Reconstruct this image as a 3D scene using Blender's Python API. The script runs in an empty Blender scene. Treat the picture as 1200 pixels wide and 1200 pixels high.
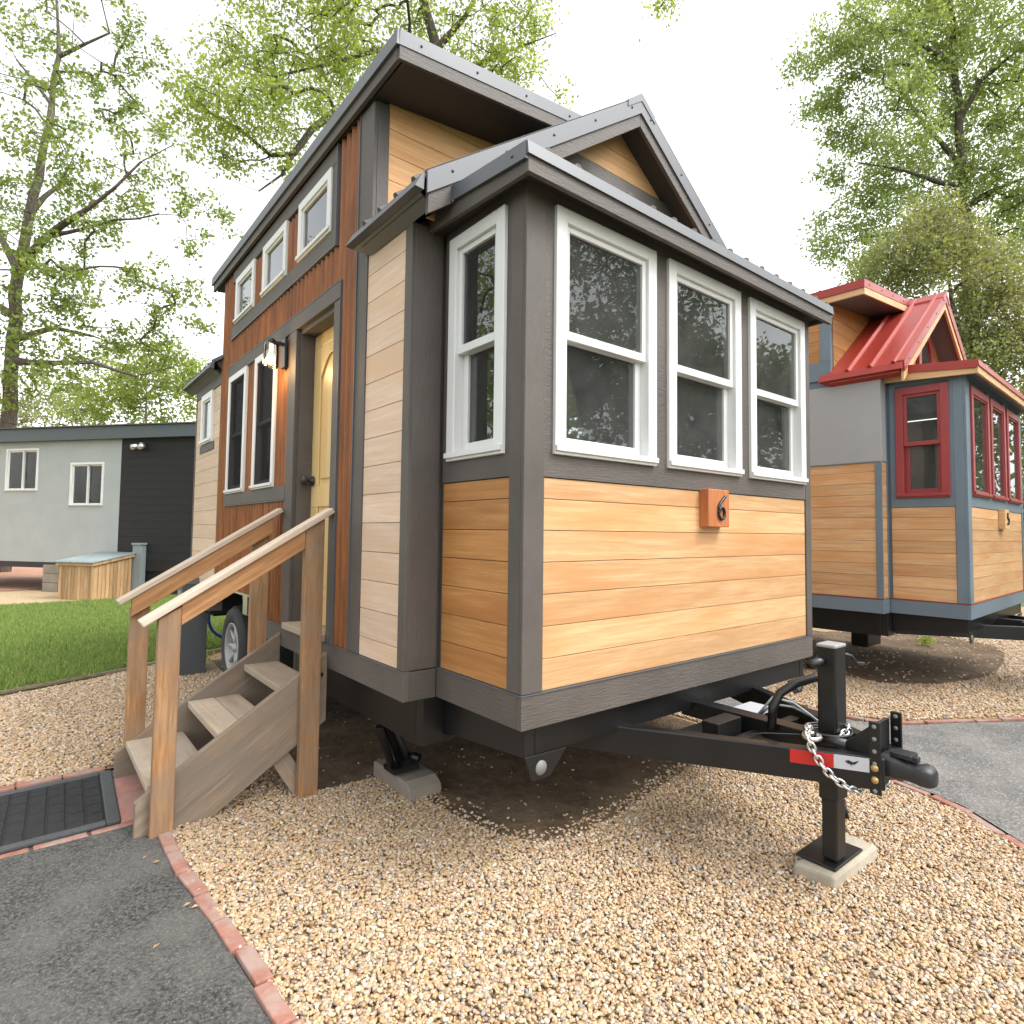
import bpy, bmesh, math, random
import numpy as np
from mathutils import Matrix, Vector
rnd = random.Random(7)
PI = math.pi
S = bpy.context.scene
COL = S.collection

# ------------------------------------------------------------------ camera
CAM = np.array([-1.2554005, -2.33050748, 1.35950813])
RM = np.array([[0.77128416, -0.63639343, 0.01114244],
               [0.04073504, 0.031884, -0.99866114],
               [0.63518612, 0.7707054, 0.05051514]])
FPX, PCX, PCY = 706.204, 616.159, 588.152
cd = bpy.data.cameras.new('camera'); cam = bpy.data.objects.new('camera', cd); COL.objects.link(cam)
m = Matrix(((RM[0][0], -RM[1][0], -RM[2][0], CAM[0]), (RM[0][1], -RM[1][1], -RM[2][1], CAM[1]),
            (RM[0][2], -RM[1][2], -RM[2][2], CAM[2]), (0, 0, 0, 1)))
cam.matrix_world = m
cd.sensor_width = 36.0; cd.lens = FPX / 1200 * 36
cd.shift_x = (600 - PCX) / 1200; cd.shift_y = (PCY - 600) / 1200
cd.clip_end = 3000; cd.clip_start = 0.05
S.camera = cam

def at(u, v, D):                       # a point D metres in front of the camera's plane
    return CAM + D * (RM.T @ np.array([(u - PCX) / FPX, (v - PCY) / FPX, 1.0]))

# ------------------------------------------------------------------ materials
def newmat(name):
    ma = bpy.data.materials.new(name); ma.use_nodes = True
    nt = ma.node_tree; nt.nodes.clear()
    out = nt.nodes.new('ShaderNodeOutputMaterial')
    return ma, nt, out
def nd(nt, t, **kw):
    n = nt.nodes.new(t)
    for k, v in kw.items():
        if k.startswith('i_'):
            n.inputs[k[2:].replace('_', ' ')].default_value = v
        else: setattr(n, k, v)
    return n
def ramp(nt, fac, stops, interp='LINEAR'):
    r = nt.nodes.new('ShaderNodeValToRGB'); e = r.color_ramp.elements
    r.color_ramp.interpolation = interp
    while len(e) < len(stops): e.new(0.5)
    for el, (p, c) in zip(e, stops):
        el.position = p; el.color = (*c, 1) if len(c) == 3 else c
    nt.links.new(fac, r.inputs[0]); return r.outputs[0]
def mixc(nt, a, b, fac, mode='MIX'):
    n = nt.nodes.new('ShaderNodeMix'); n.data_type = 'RGBA'; n.blend_type = mode
    for sock, val in ((0, fac), (6, a), (7, b)):
        if hasattr(val, 'is_linked') or isinstance(val, bpy.types.NodeSocket): nt.links.new(val, n.inputs[sock])
        elif sock == 0: n.inputs[0].default_value = val
        else: n.inputs[sock].default_value = (*val, 1)
    return n.outputs[2]
def math_(nt, op, a, b=0.0, c=None):
    n = nt.nodes.new('ShaderNodeMath'); n.operation = op
    for i, v in enumerate((a, b) if c is None else (a, b, c)):
        if isinstance(v, bpy.types.NodeSocket): nt.links.new(v, n.inputs[i])
        else: n.inputs[i].default_value = v
    return n.outputs[0]
def coords(nt, scale=(1, 1, 1), use_rnd=True, kind='Object'):
    tc = nt.nodes.new('ShaderNodeTexCoord'); v = tc.outputs[kind]
    if use_rnd:
        at_ = nd(nt, 'ShaderNodeAttribute', attribute_name='rnd')
        oi = nt.nodes.new('ShaderNodeObjectInfo')
        s = math_(nt, 'MULTIPLY_ADD', at_.outputs['Fac'], 37.0, math_(nt, 'MULTIPLY', oi.outputs['Random'], 53.0))
        ad = nd(nt, 'ShaderNodeVectorMath', operation='ADD'); nt.links.new(v, ad.inputs[0]); nt.links.new(s, ad.inputs[1]); v = ad.outputs[0]
    mp = nt.nodes.new('ShaderNodeMapping'); mp.inputs['Scale'].default_value = scale
    nt.links.new(v, mp.inputs[0]); return mp.outputs[0]
def noise(nt, vec, scale=5.0, detail=6.0, rough=0.55, dist=0.0):
    n = nd(nt, 'ShaderNodeTexNoise'); n.inputs['Scale'].default_value = scale; n.inputs['Detail'].default_value = detail
    n.inputs['Roughness'].default_value = rough; n.inputs['Distortion'].default_value = dist
    nt.links.new(vec, n.inputs['Vector']); return n.outputs[0]
def bump(nt, h, strength=0.3, dist=0.01):
    b = nd(nt, 'ShaderNodeBump'); b.inputs['Strength'].default_value = strength; b.inputs['Distance'].default_value = dist
    nt.links.new(h, b.inputs['Height']); return b.outputs[0]
def princ(nt, out, col=None, rough=0.6, metal=0.0, normal=None, spec=0.5):
    p = nt.nodes.new('ShaderNodeBsdfPrincipled')
    if col is not None:
        if isinstance(col, bpy.types.NodeSocket): nt.links.new(col, p.inputs['Base Color'])
        else: p.inputs['Base Color'].default_value = (*col, 1)
    if isinstance(rough, bpy.types.NodeSocket): nt.links.new(rough, p.inputs['Roughness'])
    else: p.inputs['Roughness'].default_value = rough
    p.inputs['Metallic'].default_value = metal; p.inputs['Specular IOR Level'].default_value = spec
    if normal is not None: nt.links.new(normal, p.inputs['Normal'])
    nt.links.new(p.outputs[0], out.inputs[0]); return p

def wood(name, dark, light, tint, grain=(2, 2, 45), rough=0.6, planks=0.5, knots=0.0, bmp=0.25, weather=None, knotcol=(.06, .03, .015)):
    ma, nt, out = newmat(name)
    v = coords(nt, grain)
    a = noise(nt, v, 1.0, 8, 0.6, 0.6)
    c = ramp(nt, a, [(0.3, dark), (0.62, light)])
    v2 = coords(nt, (grain[0] * .5, grain[1] * .5, grain[2] * .12) if grain[2] > 5 else (grain[0] * .5, grain[1] * .12, grain[2] * .12))
    fi = noise(nt, coords(nt, tuple(g * 3.4 for g in grain)), 1.0, 4, 0.65, 0.2)
    c = mixc(nt, c, dark, math_(nt, 'MULTIPLY', ramp(nt, fi, [(0.44, (0, 0, 0)), (0.64, (1, 1, 1))]), 0.6))
    b = noise(nt, v2, 1.3, 3, 0.5, 0.3)
    c = mixc(nt, c, tint, math_(nt, 'MULTIPLY', ramp(nt, b, [(0.46, (0, 0, 0)), (0.70, (1, 1, 1))]), 0.75))
    r = nd(nt, 'ShaderNodeAttribute', attribute_name='rnd').outputs['Fac']
    br = math_(nt, 'MULTIPLY_ADD', r, planks, 1.0 - planks * .5)
    vm = nd(nt, 'ShaderNodeVectorMath', operation='SCALE'); nt.links.new(c, vm.inputs[0]); nt.links.new(br, vm.inputs['Scale']); c = vm.outputs[0]
    if knots:
        vo = nd(nt, 'ShaderNodeTexVoronoi'); vo.inputs['Scale'].default_value = knots
        g2 = tuple(1.0 if g < 8 else 2.2 for g in grain); g2 = (0.8, 1.6, 1.6) if grain[0] < 8 and grain[1] > 8 else (1, 1, 2.0)
        nt.links.new(coords(nt, g2), vo.inputs['Vector'])
        k = ramp(nt, vo.outputs[0], [(0.02, (1, 1, 1)), (0.085, (0, 0, 0))])
        c = mixc(nt, c, knotcol, math_(nt, 'MULTIPLY', k, 0.8))
    if weather:
        w = noise(nt, coords(nt, (3, 3, 3)), 1.2, 5, 0.6)
        c = mixc(nt, c, weather, ramp(nt, w, [(0.40, (0, 0, 0)), (0.66, (.8, .8, .8))]))
    princ(nt, out, c, rough, 0, bump(nt, a, bmp, 0.004), 0.35)
    return ma

def painted(name, col, rough=0.55, grain=(3, 3, 3), var=0.12, bmp=0.3, dist=0.004, scale=14, metal=0.0, spec=0.5):
    ma, nt, out = newmat(name)
    n1 = noise(nt, coords(nt, grain), scale, 6, 0.6, 0.5)
    n2 = noise(nt, coords(nt, (1, 1, 1)), 2.2, 5, 0.6)
    lo = tuple(x * (1 - var) for x in col); hi = tuple(min(1, x * (1 + var)) for x in col)
    c = ramp(nt, n2, [(0.35, lo), (0.65, hi)])
    rr = math_(nt, 'MULTIPLY_ADD', n2, 0.2, rough - 0.1)
    princ(nt, out, c, rr, metal, bump(nt, n1, bmp, dist), spec)
    return ma

M = {}
M['cedar'] = wood('oiled_cedar', (.49, .280, .130), (.67, .420, .220), (.52, .235, .085), planks=0.28, bmp=0.12, rough=0.5, knots=.55, knotcol=(.30, .11, .035))
M['cedar_side'] = wood('shaded_amber_cedar', (.35, .155, .046), (.49, .24, .082), (.32, .125, .034), planks=0.25, bmp=0.12, rough=0.5)  # copy of the oiled cedar with the bay side's shade mixed into the colour
M['cedar_pale'] = wood('bleached_cedar', (.60, .43, .305), (.72, .545, .41), (.63, .42, .265), planks=0.16, bmp=0.1, rough=0.6)
M['cedar_gable'] = wood('gable_cedar', (.58, .31, .13), (.75, .45, .22), (.50, .24, .09), planks=0.25, bmp=0.1)
M['post'] = wood('redwood_post', (.27, .125, .05), (.53, .30, .14), (.25, .15, .085), grain=(2.2, 26, 26), knots=1.6, bmp=0.3, rough=0.75, weather=(.25, .185, .125))
M['railboard'] = wood('rail_board', (.34, .155, .058), (.58, .32, .145), (.42, .21, .09), grain=(2.5, 34, 34), knots=1.5, bmp=0.25, rough=0.7)
M['railcap'] = wood('bleached_rail_cap', (.47, .37, .28), (.66, .55, .44), (.52, .42, .32), grain=(2, 40, 40), bmp=0.3, rough=0.8)
M['step'] = wood('grey_weathered_board', (.145, .110, .080), (.265, .205, .150), (.30, .205, .125), grain=(2, 32, 32), knots=2.2, bmp=0.4, rough=0.8, weather=(.20, .165, .128))
M['tread'] = wood('worn_tread', (.35, .27, .19), (.50, .40, .29), (.43, .36, .29), grain=(28, 2, 28), bmp=0.3, rough=0.75, weather=(.36, .31, .25))
M['door'] = wood('pine_door', (.62, .42, .17), (.74, .54, .27), (.58, .36, .12), grain=(20, 20, 1.6), knots=1.9, bmp=0.05, rough=0.35, planks=.1, knotcol=(.22, .1, .03))
M['slat'] = wood('slatted_timber', (.30, .19, .09), (.48, .32, .17), (.25, .15, .07), grain=(25, 25, 2), planks=.6, bmp=.3)
M['plaque'] = wood('plaque_redwood', (.42, .14, .05), (.58, .23, .09), (.36, .11, .04), grain=(24, 24, 2), bmp=.15)
M['fascia_wood'] = wood('fascia_wood', (.55, .32, .15), (.72, .47, .26), (.5, .3, .15), grain=(2, 2, 40), planks=.2)
M['trim'] = painted('dark_brown_grey_paint', (.094, .080, .070), 0.6, (5, 5, 34), 0.16, 0.55, 0.007, 4)
M['trimv'] = painted('dark_brown_grey_paint_upright', (.088, .075, .066), 0.6, (34, 34, 9), 0.16, 0.5, 0.006, 2.6)
M['soffit'] = painted('soffit_paint', (.042, .037, .035), 0.6)
M['blue'] = painted('blue_grey_paint', (.135, .180, .215), 0.5, (4, 4, 20), 0.08, 0.3, 0.004, 5)
M['greypanel'] = painted('smooth_grey_panel', (.33, .335, .335), 0.55, (1, 1, 1), 0.04, 0.08)
M['white'] = painted('white_vinyl', (.68, .68, .665), 0.35, (1, 1, 1), 0.03, 0.02)
M['redframe'] = painted('red_window_paint', (.30, .045, .045), 0.4, (1, 1, 1), 0.08, 0.1)
M['roofgrey'] = painted('grey_roof_metal', (.105, .11, .118), 0.45, (1, 1, 1), 0.06, 0.02, metal=0.15)
M['roofred'] = painted('red_roof_metal', (.31, .030, .018), 0.42, (1, 1, 1), 0.05, 0.02, metal=0.1)
M['ribbrown'] = painted('brown_roof_panel', (.085, .07, .062), 0.45)
M['steel'] = painted('black_steel', (.006, .006, .0065), 0.38, (1, 1, 1), 0.35, 0.12, 0.002, 40)
M['steelworn'] = painted('worn_black_steel', (.008, .0075, .0075), 0.42, (1, 1, 1), 0.5, 0.2, 0.002, 30)
M['zinc'] = painted('galvanised_steel', (.55, .55, .54), 0.32, (1, 1, 1), 0.15, 0.05, metal=0.85)
M['brass'] = painted('yellow_zinc_bolt', (.52, .36, .16), 0.4, (1, 1, 1), 0.2, 0.1, metal=0.7)
M['rubber'] = painted('tyre_rubber', (.028, .028, .029), 0.75, (1, 1, 1), 0.3, 0.2, 0.002, 60)
M['coupler'] = painted('coupler_grey', (.020, .021, .023), 0.45, (1, 1, 1), 0.25, 0.15, 0.002, 50)
M['stickred'] = painted('red_reflector', (.45, .016, .012), 0.4, (1, 1, 1), 0.05, 0.0)
M['stickwhite'] = painted('white_reflector', (.44, .45, .48), 0.4, (1, 1, 1), 0.05, 0.0)
M['rimgrey'] = painted('dull_silver_rim', (.33, .33, .33), 0.5, metal=0.3)
M['lens'] = painted('dusty_lens', (.17, .17, .165), 0.4)
M['black'] = painted('black_paint', (.012, .012, .012), 0.4)
M['lampmetal'] = painted('lamp_bronze', (.022, .020, .019), 0.35)
M['pedestal'] = painted('grey_enclosure', (.075, .083, .085), 0.5, var=.05, bmp=.05)
M['pedlight'] = painted('pale_grey_enclosure', (.22, .26, .26), 0.5, var=.05, bmp=.05)
M['gwall'] = painted('light_grey_stucco', (.35, .375, .375), 0.7, (1, 1, 1), 0.05, 0.25, 0.01, 20)
M['bwall'] = painted('black_siding', (.008, .008, .009), 0.7, (1.2, 1.2, 25), 0.3, 0.4, 0.006, 3)
M['gfascia'] = painted('slate_fascia', (.075, .095, .105), 0.5, var=.06, bmp=.05)
M['hose'] = painted('blue_hose', (.02, .06, .20), 0.4)
M['curtain'] = painted('beige_curtain', (.46, .41, .33), 0.9, var=.05, bmp=.05)
M['blind'] = painted('pale_blind', (.70, .75, .72), 0.6, var=.03, bmp=.0)
M['interior'] = painted('interior_pine', (.36, .28, .20), 0.6, var=.2)
M['cmu'] = painted('concrete_block', (.24, .21, .17), 0.9, (1, 1, 1), 0.18, 0.5, 0.006, 40)
M['padc'] = painted('concrete_pad', (.36, .315, .245), 0.9, (1, 1, 1), 0.22, 0.4, 0.005, 35)

def mk_rust():
    ma, nt, out = newmat('rusted_corrugated_steel')
    v = coords(nt, (9, 9, 1.1), False); a = noise(nt, v, 1.6, 8, 0.65, 0.3)
    v2 = coords(nt, (30, 30, 30), False); b = noise(nt, v2, 1.0, 5, 0.7)
    c = ramp(nt, a, [(0.28, (.115, .038, .013)), (0.5, (.235, .082, .022)), (0.72, (.35, .138, .038))])
    c = mixc(nt, c, (.42, .23, .11), ramp(nt, b, [(0.66, (0, 0, 0)), (0.8, (.55, .55, .55))]))
    princ(nt, out, c, math_(nt, 'MULTIPLY_ADD', a, 0.35, 0.32), 0.15, bump(nt, b, 0.15, 0.002), 0.4); return ma
M['rust'] = mk_rust()
def mk_glass(name, tint, ior=1.6, dust=0.0):
    ma, nt, out = newmat(name)
    t = nd(nt, 'ShaderNodeBsdfTransparent'); t.inputs[0].default_value = (*tint, 1)
    g = nd(nt, 'ShaderNodeBsdfGlossy'); g.inputs['Roughness'].default_value = 0.015; g.inputs[0].default_value = (.95, .97, .97, 1)
    f = nd(nt, 'ShaderNodeFresnel'); f.inputs['IOR'].default_value = ior
    n = noise(nt, coords(nt, (1, 1, 1), True), 1.4, 1, 0.4); nrm = bump(nt, n, 0.06, 0.02)
    nt.links.new(nrm, g.inputs['Normal'])
    df = nd(nt, 'ShaderNodeBsdfDiffuse'); df.inputs[0].default_value = (.42, .43, .41, 1); dm = nd(nt, 'ShaderNodeMixShader')
    dn = noise(nt, coords(nt, (1, 1, 1), True), 6, 5, .6); nt.links.new(math_(nt, 'MULTIPLY', dn, dust), dm.inputs[0]); nt.links.new(t.outputs[0], dm.inputs[1]); nt.links.new(df.outputs[0], dm.inputs[2])
    mx = nd(nt, 'ShaderNodeMixShader'); nt.links.new(f.outputs[0], mx.inputs[0]); nt.links.new(dm.outputs[0], mx.inputs[1]); nt.links.new(g.outputs[0], mx.inputs[2])
    nt.links.new(mx.outputs[0], out.inputs[0]); return ma
M['glass'] = mk_glass('window_glass', (.90, .93, .915), 1.40, .19)
M['glassr'] = mk_glass('bright_window_glass', (.90, .93, .915), 1.85, .10)
M['glassc'] = mk_glass('clear_glass', (.9, .9, .88), 1.35)
def mk_screen():
    ma, nt, out = newmat('insect_screen'); t = nd(nt, 'ShaderNodeBsdfTransparent'); d = nd(nt, 'ShaderNodeBsdfDiffuse'); d.inputs[0].default_value = (.030, .029, .031, 1)
    mx = nd(nt, 'ShaderNodeMixShader'); mx.inputs[0].default_value = .55; nt.links.new(t.outputs[0], mx.inputs[1]); nt.links.new(d.outputs[0], mx.inputs[2]); nt.links.new(mx.outputs[0], out.inputs[0]); return ma
M['screen'] = mk_screen()
def mk_bulb():
    ma, nt, out = newmat('lit_bulb'); e = nd(nt, 'ShaderNodeEmission'); e.inputs[0].default_value = (1, .56, .16, 1); e.inputs[1].default_value = 9
    nt.links.new(e.outputs[0], out.inputs[0]); return ma
M['bulb'] = mk_bulb()
def mk_pebble():
    ma, nt, out = newmat('river_pebble')
    oi = nd(nt, 'ShaderNodeObjectInfo')
    c = ramp(nt, oi.outputs['Random'], [(0, (.45, .305, .160)), (.13, (.50, .370, .215)), (.25, (.37, .235, .125)), (.35, (.53, .425, .300)), (.46, (.46, .330, .205)),
             (.56, (.42, .285, .190)), (.63, (.58, .495, .390)), (.72, (.36, .315, .265)), (.78, (.48, .360, .215)), (.88, (.47, .315, .235)), (.92, (.27, .245, .225)), (.975, (.62, .56, .46))], 'CONSTANT')
    n = noise(nt, coords(nt, (1, 1, 1), True), 1.5, 4, 0.6)
    c = mixc(nt, c, (.40, .26, .13), math_(nt, 'MULTIPLY', ramp(nt, n, [(.45, (0, 0, 0)), (.75, (1, 1, 1))]), .35))
    big = noise(nt, coords(nt, (1, 1, 1), False), 1, 1)
    princ(nt, out, c, 0.55, 0, None, 0.4); return ma
M['pebble'] = mk_pebble()
def mk_ground(name, stops, sc=30, bmp=.5, dist=.02, rough=.9, sc2=2.0, mixcol=None, mixamt=.5, speck=None):
    ma, nt, out = newmat(name)
    v = coords(nt, (1, 1, 1), False)
    a = noise(nt, v, sc, 8, 0.7); b = noise(nt, v, sc2, 6, 0.6)
    c = ramp(nt, a, stops)
    if mixcol: c = mixc(nt, c, mixcol, math_(nt, 'MULTIPLY', ramp(nt, b, [(.42, (0, 0, 0)), (.62, (1, 1, 1))]), mixamt))
    h = a
    if speck:
        vo = nd(nt, 'ShaderNodeTexVoronoi'); vo.inputs['Scale'].default_value = speck[0]; nt.links.new(v, vo.inputs['Vector'])
        sp = nd(nt, 'ShaderNodeSeparateColor'); nt.links.new(vo.outputs['Color'], sp.inputs[0])
        k = ramp(nt, sp.outputs[0], [(speck[2], (0, 0, 0)), (speck[2] + .12, (1, 1, 1))])
        c = mixc(nt, c, speck[1], math_(nt, 'MULTIPLY', k, .75)); h = math_(nt, 'MULTIPLY_ADD', vo.outputs['Distance'], -.6, a)
    princ(nt, out, c, rough, 0, bump(nt, h, bmp, dist), .3); return ma
M['gravelbed'] = mk_ground('gravel_bed', [(.3, (.28, .19, .105)), (.7, (.43, .31, .185))], 60)
M['gravelfar'] = mk_ground('far_gravel', [(.3, (.30, .21, .12)), (.5, (.50, .37, .22)), (.72, (.64, .51, .34))], 28, .8, .03)
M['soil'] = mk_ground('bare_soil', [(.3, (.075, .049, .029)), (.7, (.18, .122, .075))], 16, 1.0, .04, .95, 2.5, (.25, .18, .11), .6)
M['asphalt'] = mk_ground('dark_asphalt', [(.38, (.030, .030, .029)), (.62, (.185, .18, .168))], 90, 1.0, .014, .92, 3.0, (.21, .205, .185), .6, (190, (.30, .29, .265), .88))
M['asphalt2'] = mk_ground('pale_asphalt', [(.34, (.095, .093, .088)), (.62, (.20, .195, .183))], 55, .8, .010, .9, 2.6, (.27, .26, .24), .6, (140, (.40, .39, .37), .82))
M['brick'] = mk_ground('red_brick', [(.3, (.26, .115, .082)), (.7, (.40, .195, .145))], 26, .6, .008, .9, 9, (.34, .27, .235), .75)
M['paver'] = mk_ground('pink_paver', [(.3, (.33, .155, .125)), (.7, (.44, .225, .185))], 18, .4, .006, .85, 4, (.34, .26, .23), .5)
M['lawnbase'] = mk_ground('lawn_soil', [(.3, (.08, .13, .03)), (.7, (.14, .20, .05))], 12, .5)
M['farground'] = mk_ground('far_ground', [(.3, (.06, .10, .028)), (.7, (.13, .17, .055))], 3, .3, .05, .95, .3, (.20, .17, .09), .5)
M['redearth'] = mk_ground('red_earth', [(.3, (.36, .18, .11)), (.7, (.50, .28, .19))], 6, .3)
M['hill'] = mk_ground('far_hill', [(.3, (.09, .12, .085)), (.7, (.17, .19, .14))], .12, .3, 1.0, 1.0)
M['mat'] = mk_ground('rubber_mat', [(.3, (.014, .014, .015)), (.7, (.032, .032, .032))], 60, .4, .003, .8)
M['matrim'] = mk_ground('rubber_mat_rim', [(.3, (.045, .05, .052)), (.7, (.075, .08, .082))], 40, .3, .002, .55)

def mk_leaf(name, c1, c2, c3, trans=.45):
    ma, nt, out = newmat(name)
    r = nd(nt, 'ShaderNodeAttribute', attribute_name='rnd').outputs['Fac']
    c = ramp(nt, r, [(0, c1), (.5, c2), (1, c3)])
    d = nd(nt, 'ShaderNodeBsdfPrincipled'); d.inputs['Roughness'].default_value = .5; d.inputs['Specular IOR Level'].default_value = .35
    t = nd(nt, 'ShaderNodeBsdfTranslucent'); nt.links.new(c, d.inputs['Base Color'])
    c2_ = mixc(nt, c, (1.25, 1.15, .5), 1.0, 'MULTIPLY'); nt.links.new(c2_, t.inputs[0])
    mx = nd(nt, 'ShaderNodeMixShader'); mx.inputs[0].default_value = trans
    nt.links.new(d.outputs[0], mx.inputs[1]); nt.links.new(t.outputs[0], mx.inputs[2]); nt.links.new(mx.outputs[0], out.inputs[0]); return ma
M['leaf'] = mk_leaf('maple_leaf', (0.144, 0.216, 0.056), (0.213, 0.288, 0.077), (0.300, 0.360, 0.105))
M['leafmid'] = mk_leaf('cottonwood_leaf', (0.213, 0.300, 0.084), (0.294, 0.384, 0.112), (0.400, 0.468, 0.154), .6)
M['leafr'] = mk_leaf('poplar_leaf', (0.194, 0.276, 0.119), (0.269, 0.354, 0.154), (0.362, 0.426, 0.210), .58)
M['leafolive'] = mk_leaf('olive_leaf', (0.175, 0.204, 0.098), (0.250, 0.276, 0.140), (0.338, 0.348, 0.196), .5)
M['leafbush'] = mk_leaf('bush_leaf', (0.200, 0.288, 0.077), (0.288, 0.372, 0.105), (0.388, 0.456, 0.154), .55)
M['grass'] = None
def mk_grass():
    ma, nt, out = newmat('grass_blade')
    oi = nd(nt, 'ShaderNodeObjectInfo')
    c = ramp(nt, oi.outputs['Random'], [(0, (.18, .275, .07)), (.6, (.30, .41, .115)), (1, (.46, .51, .18))])
    d = nd(nt, 'ShaderNodeBsdfDiffuse'); nt.links.new(c, d.inputs[0]); t = nd(nt, 'ShaderNodeBsdfTranslucent'); nt.links.new(c, t.inputs[0])
    mx = nd(nt, 'ShaderNodeMixShader'); mx.inputs[0].default_value = .4; nt.links.new(d.outputs[0], mx.inputs[1]); nt.links.new(t.outputs[0], mx.inputs[2])
    nt.links.new(mx.outputs[0], out.inputs[0]); return ma
M['grass'] = mk_grass()
def mk_bark(name, c1, c2):
    ma, nt, out = newmat(name); a = noise(nt, coords(nt, (6, 6, 1.2), False), 3, 8, .7, .4)
    princ(nt, out, ramp(nt, a, [(.3, c1), (.7, c2)]), .9, 0, bump(nt, a, .8, .05), .2); return ma
M['bark'] = mk_bark('grey_bark', (.06, .05, .042), (.20, .17, .14))
M['barkp'] = mk_bark('dark_bark', (.05, .042, .036), (.16, .135, .11))

# ------------------------------------------------------------------ mesh helpers
WORLD = {}                                   # object -> its origin in building coordinates
class MB:
    def __init__(s): s.v = []; s.f = []; s.r = []; s.sm = []
    def add(s, vs, fs, r=None, sm=False):
        b = len(s.v); r = rnd.random() if r is None else r
        s.v += [tuple(map(float, p)) for p in vs]
        for f in fs: s.f.append([b + i for i in f]); s.r.append(r); s.sm.append(sm)
    def hexa(s, p, r=None): s.add(p, [(0, 1, 2, 3), (4, 7, 6, 5), (0, 4, 5, 1), (1, 5, 6, 2), (2, 6, 7, 3), (3, 7, 4, 0)], r)
    def box(s, x0, x1, y0, y1, z0, z1, r=None):
        s.hexa([(x0, y0, z0), (x1, y0, z0), (x1, y1, z0), (x0, y1, z0), (x0, y0, z1), (x1, y0, z1), (x1, y1, z1), (x0, y1, z1)], r)
    def mbox(s, mp, a0, a1, z0, z1, d0, d1, r=None):
        s.hexa([mp(*q) for q in ((a0, z0, d0), (a1, z0, d0), (a1, z0, d1), (a0, z0, d1), (a0, z1, d0), (a1, z1, d0), (a1, z1, d1), (a0, z1, d1))], r)
    def prism(s, poly, ext, r=None):         # planar 3-D polygon pushed along ext
        n = len(poly); e = np.array(ext, float); P = [np.array(p, float) for p in poly]
        s.add(P + [p + e for p in P], [tuple(range(n)), tuple(range(2 * n - 1, n - 1, -1))] + [(i, (i + 1) % n, n + (i + 1) % n, n + i) for i in range(n)], r)
    def tube(s, pts, rad, n=8, caps=True, r=None, sm=True):
        pts = [np.array(p, float) for p in pts]; k = len(pts)
        if not hasattr(rad, '__len__'): rad = [rad] * k
        vs = []; up = None
        for i in range(k):
            t = pts[min(i + 1, k - 1)] - pts[max(i - 1, 0)]; t = t / (np.linalg.norm(t) + 1e-9)
            if up is None: up = np.array([0, 0, 1.]) if abs(t[2]) < .9 else np.array([1., 0, 0])
            a = np.cross(t, up); a /= np.linalg.norm(a) + 1e-9; b = np.cross(a, t); up = b
            for j in range(n):
                w = 2 * PI * j / n; vs.append(pts[i] + rad[i] * (math.cos(w) * a + math.sin(w) * b))
        fs = [(i * n + j, i * n + (j + 1) % n, (i + 1) * n + (j + 1) % n, (i + 1) * n + j) for i in range(k - 1) for j in range(n)]
        if caps: fs += [tuple(range(n - 1, -1, -1)), tuple(range((k - 1) * n, k * n))]
        s.add(vs, fs, r, sm)
    def lathe(s, prof, axis_o, axis_d, n=24, r=None):      # prof: (radius, along)
        d = np.array(axis_d, float); d /= np.linalg.norm(d); o = np.array(axis_o, float)
        u = np.cross(d, [0, 0, 1.]) if abs(d[2]) < .9 else np.array([1., 0, 0]); u /= np.linalg.norm(u); w = np.cross(d, u)
        vs = []; k = len(prof)
        for (ra, al) in prof:
            for j in range(n):
                t = 2 * PI * j / n; vs.append(o + d * al + ra * (math.cos(t) * u + math.sin(t) * w))
        fs = [(i * n + j, i * n + (j + 1) % n, (i + 1) * n + (j + 1) % n, (i + 1) * n + j) for i in range(k - 1) for j in range(n)]
        s.add(vs, fs, r, True)
    def build(s, name, mat, parent=None, bevel=0, rot=None, recalc=True, label=None, org=None):
        v = np.array(s.v); c = (v.min(0) + v.max(0)) / 2 if org is None else np.array(org, float)
        vl = v - c
        if rot is not None: vl = vl @ np.array(rot)              # R^-1 v  (rows)
        me = bpy.data.meshes.new(name); me.from_pydata([tuple(p) for p in vl], [], s.f); me.update()
        at_ = me.attributes.new('rnd', 'FLOAT', 'FACE'); at_.data.foreach_set('value', s.r)
        me.polygons.foreach_set('use_smooth', s.sm)
        if recalc:
            bm = bmesh.new(); bm.from_mesh(me); bmesh.ops.recalc_face_normals(bm, faces=bm.faces); bm.to_mesh(me); bm.free()
        me.materials.append(M[mat] if isinstance(mat, str) else mat)
        o = bpy.data.objects.new(name, me); COL.objects.link(o)
        pw = WORLD.get(parent.name, np.zeros(3)) if parent else np.zeros(3)
        o.location = Vector(c - pw)
        if rot is not None: o.rotation_euler = Matrix(np.array(rot).tolist()).to_euler()
        if parent: o.parent = parent
        WORLD[o.name] = c
        if bevel:
            b = o.modifiers.new('bevel', 'BEVEL'); b.width = bevel; b.segments = 2; b.limit_method = 'ANGLE'; b.angle_limit = .7
        if label: o['label'] = label
        return o
def thing(name, loc, label, cat, group=None):
    o = bpy.data.objects.new(name, None); COL.objects.link(o); o.location = loc; o.empty_display_size = .2
    WORLD[o.name] = np.array(loc, float); o['label'] = label; o['category'] = cat
    if group: o['group'] = group
    return o
def tag(o, label, cat, group=None):
    o['label'] = label; o['category'] = cat
    if group: o['group'] = group
    return o
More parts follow.
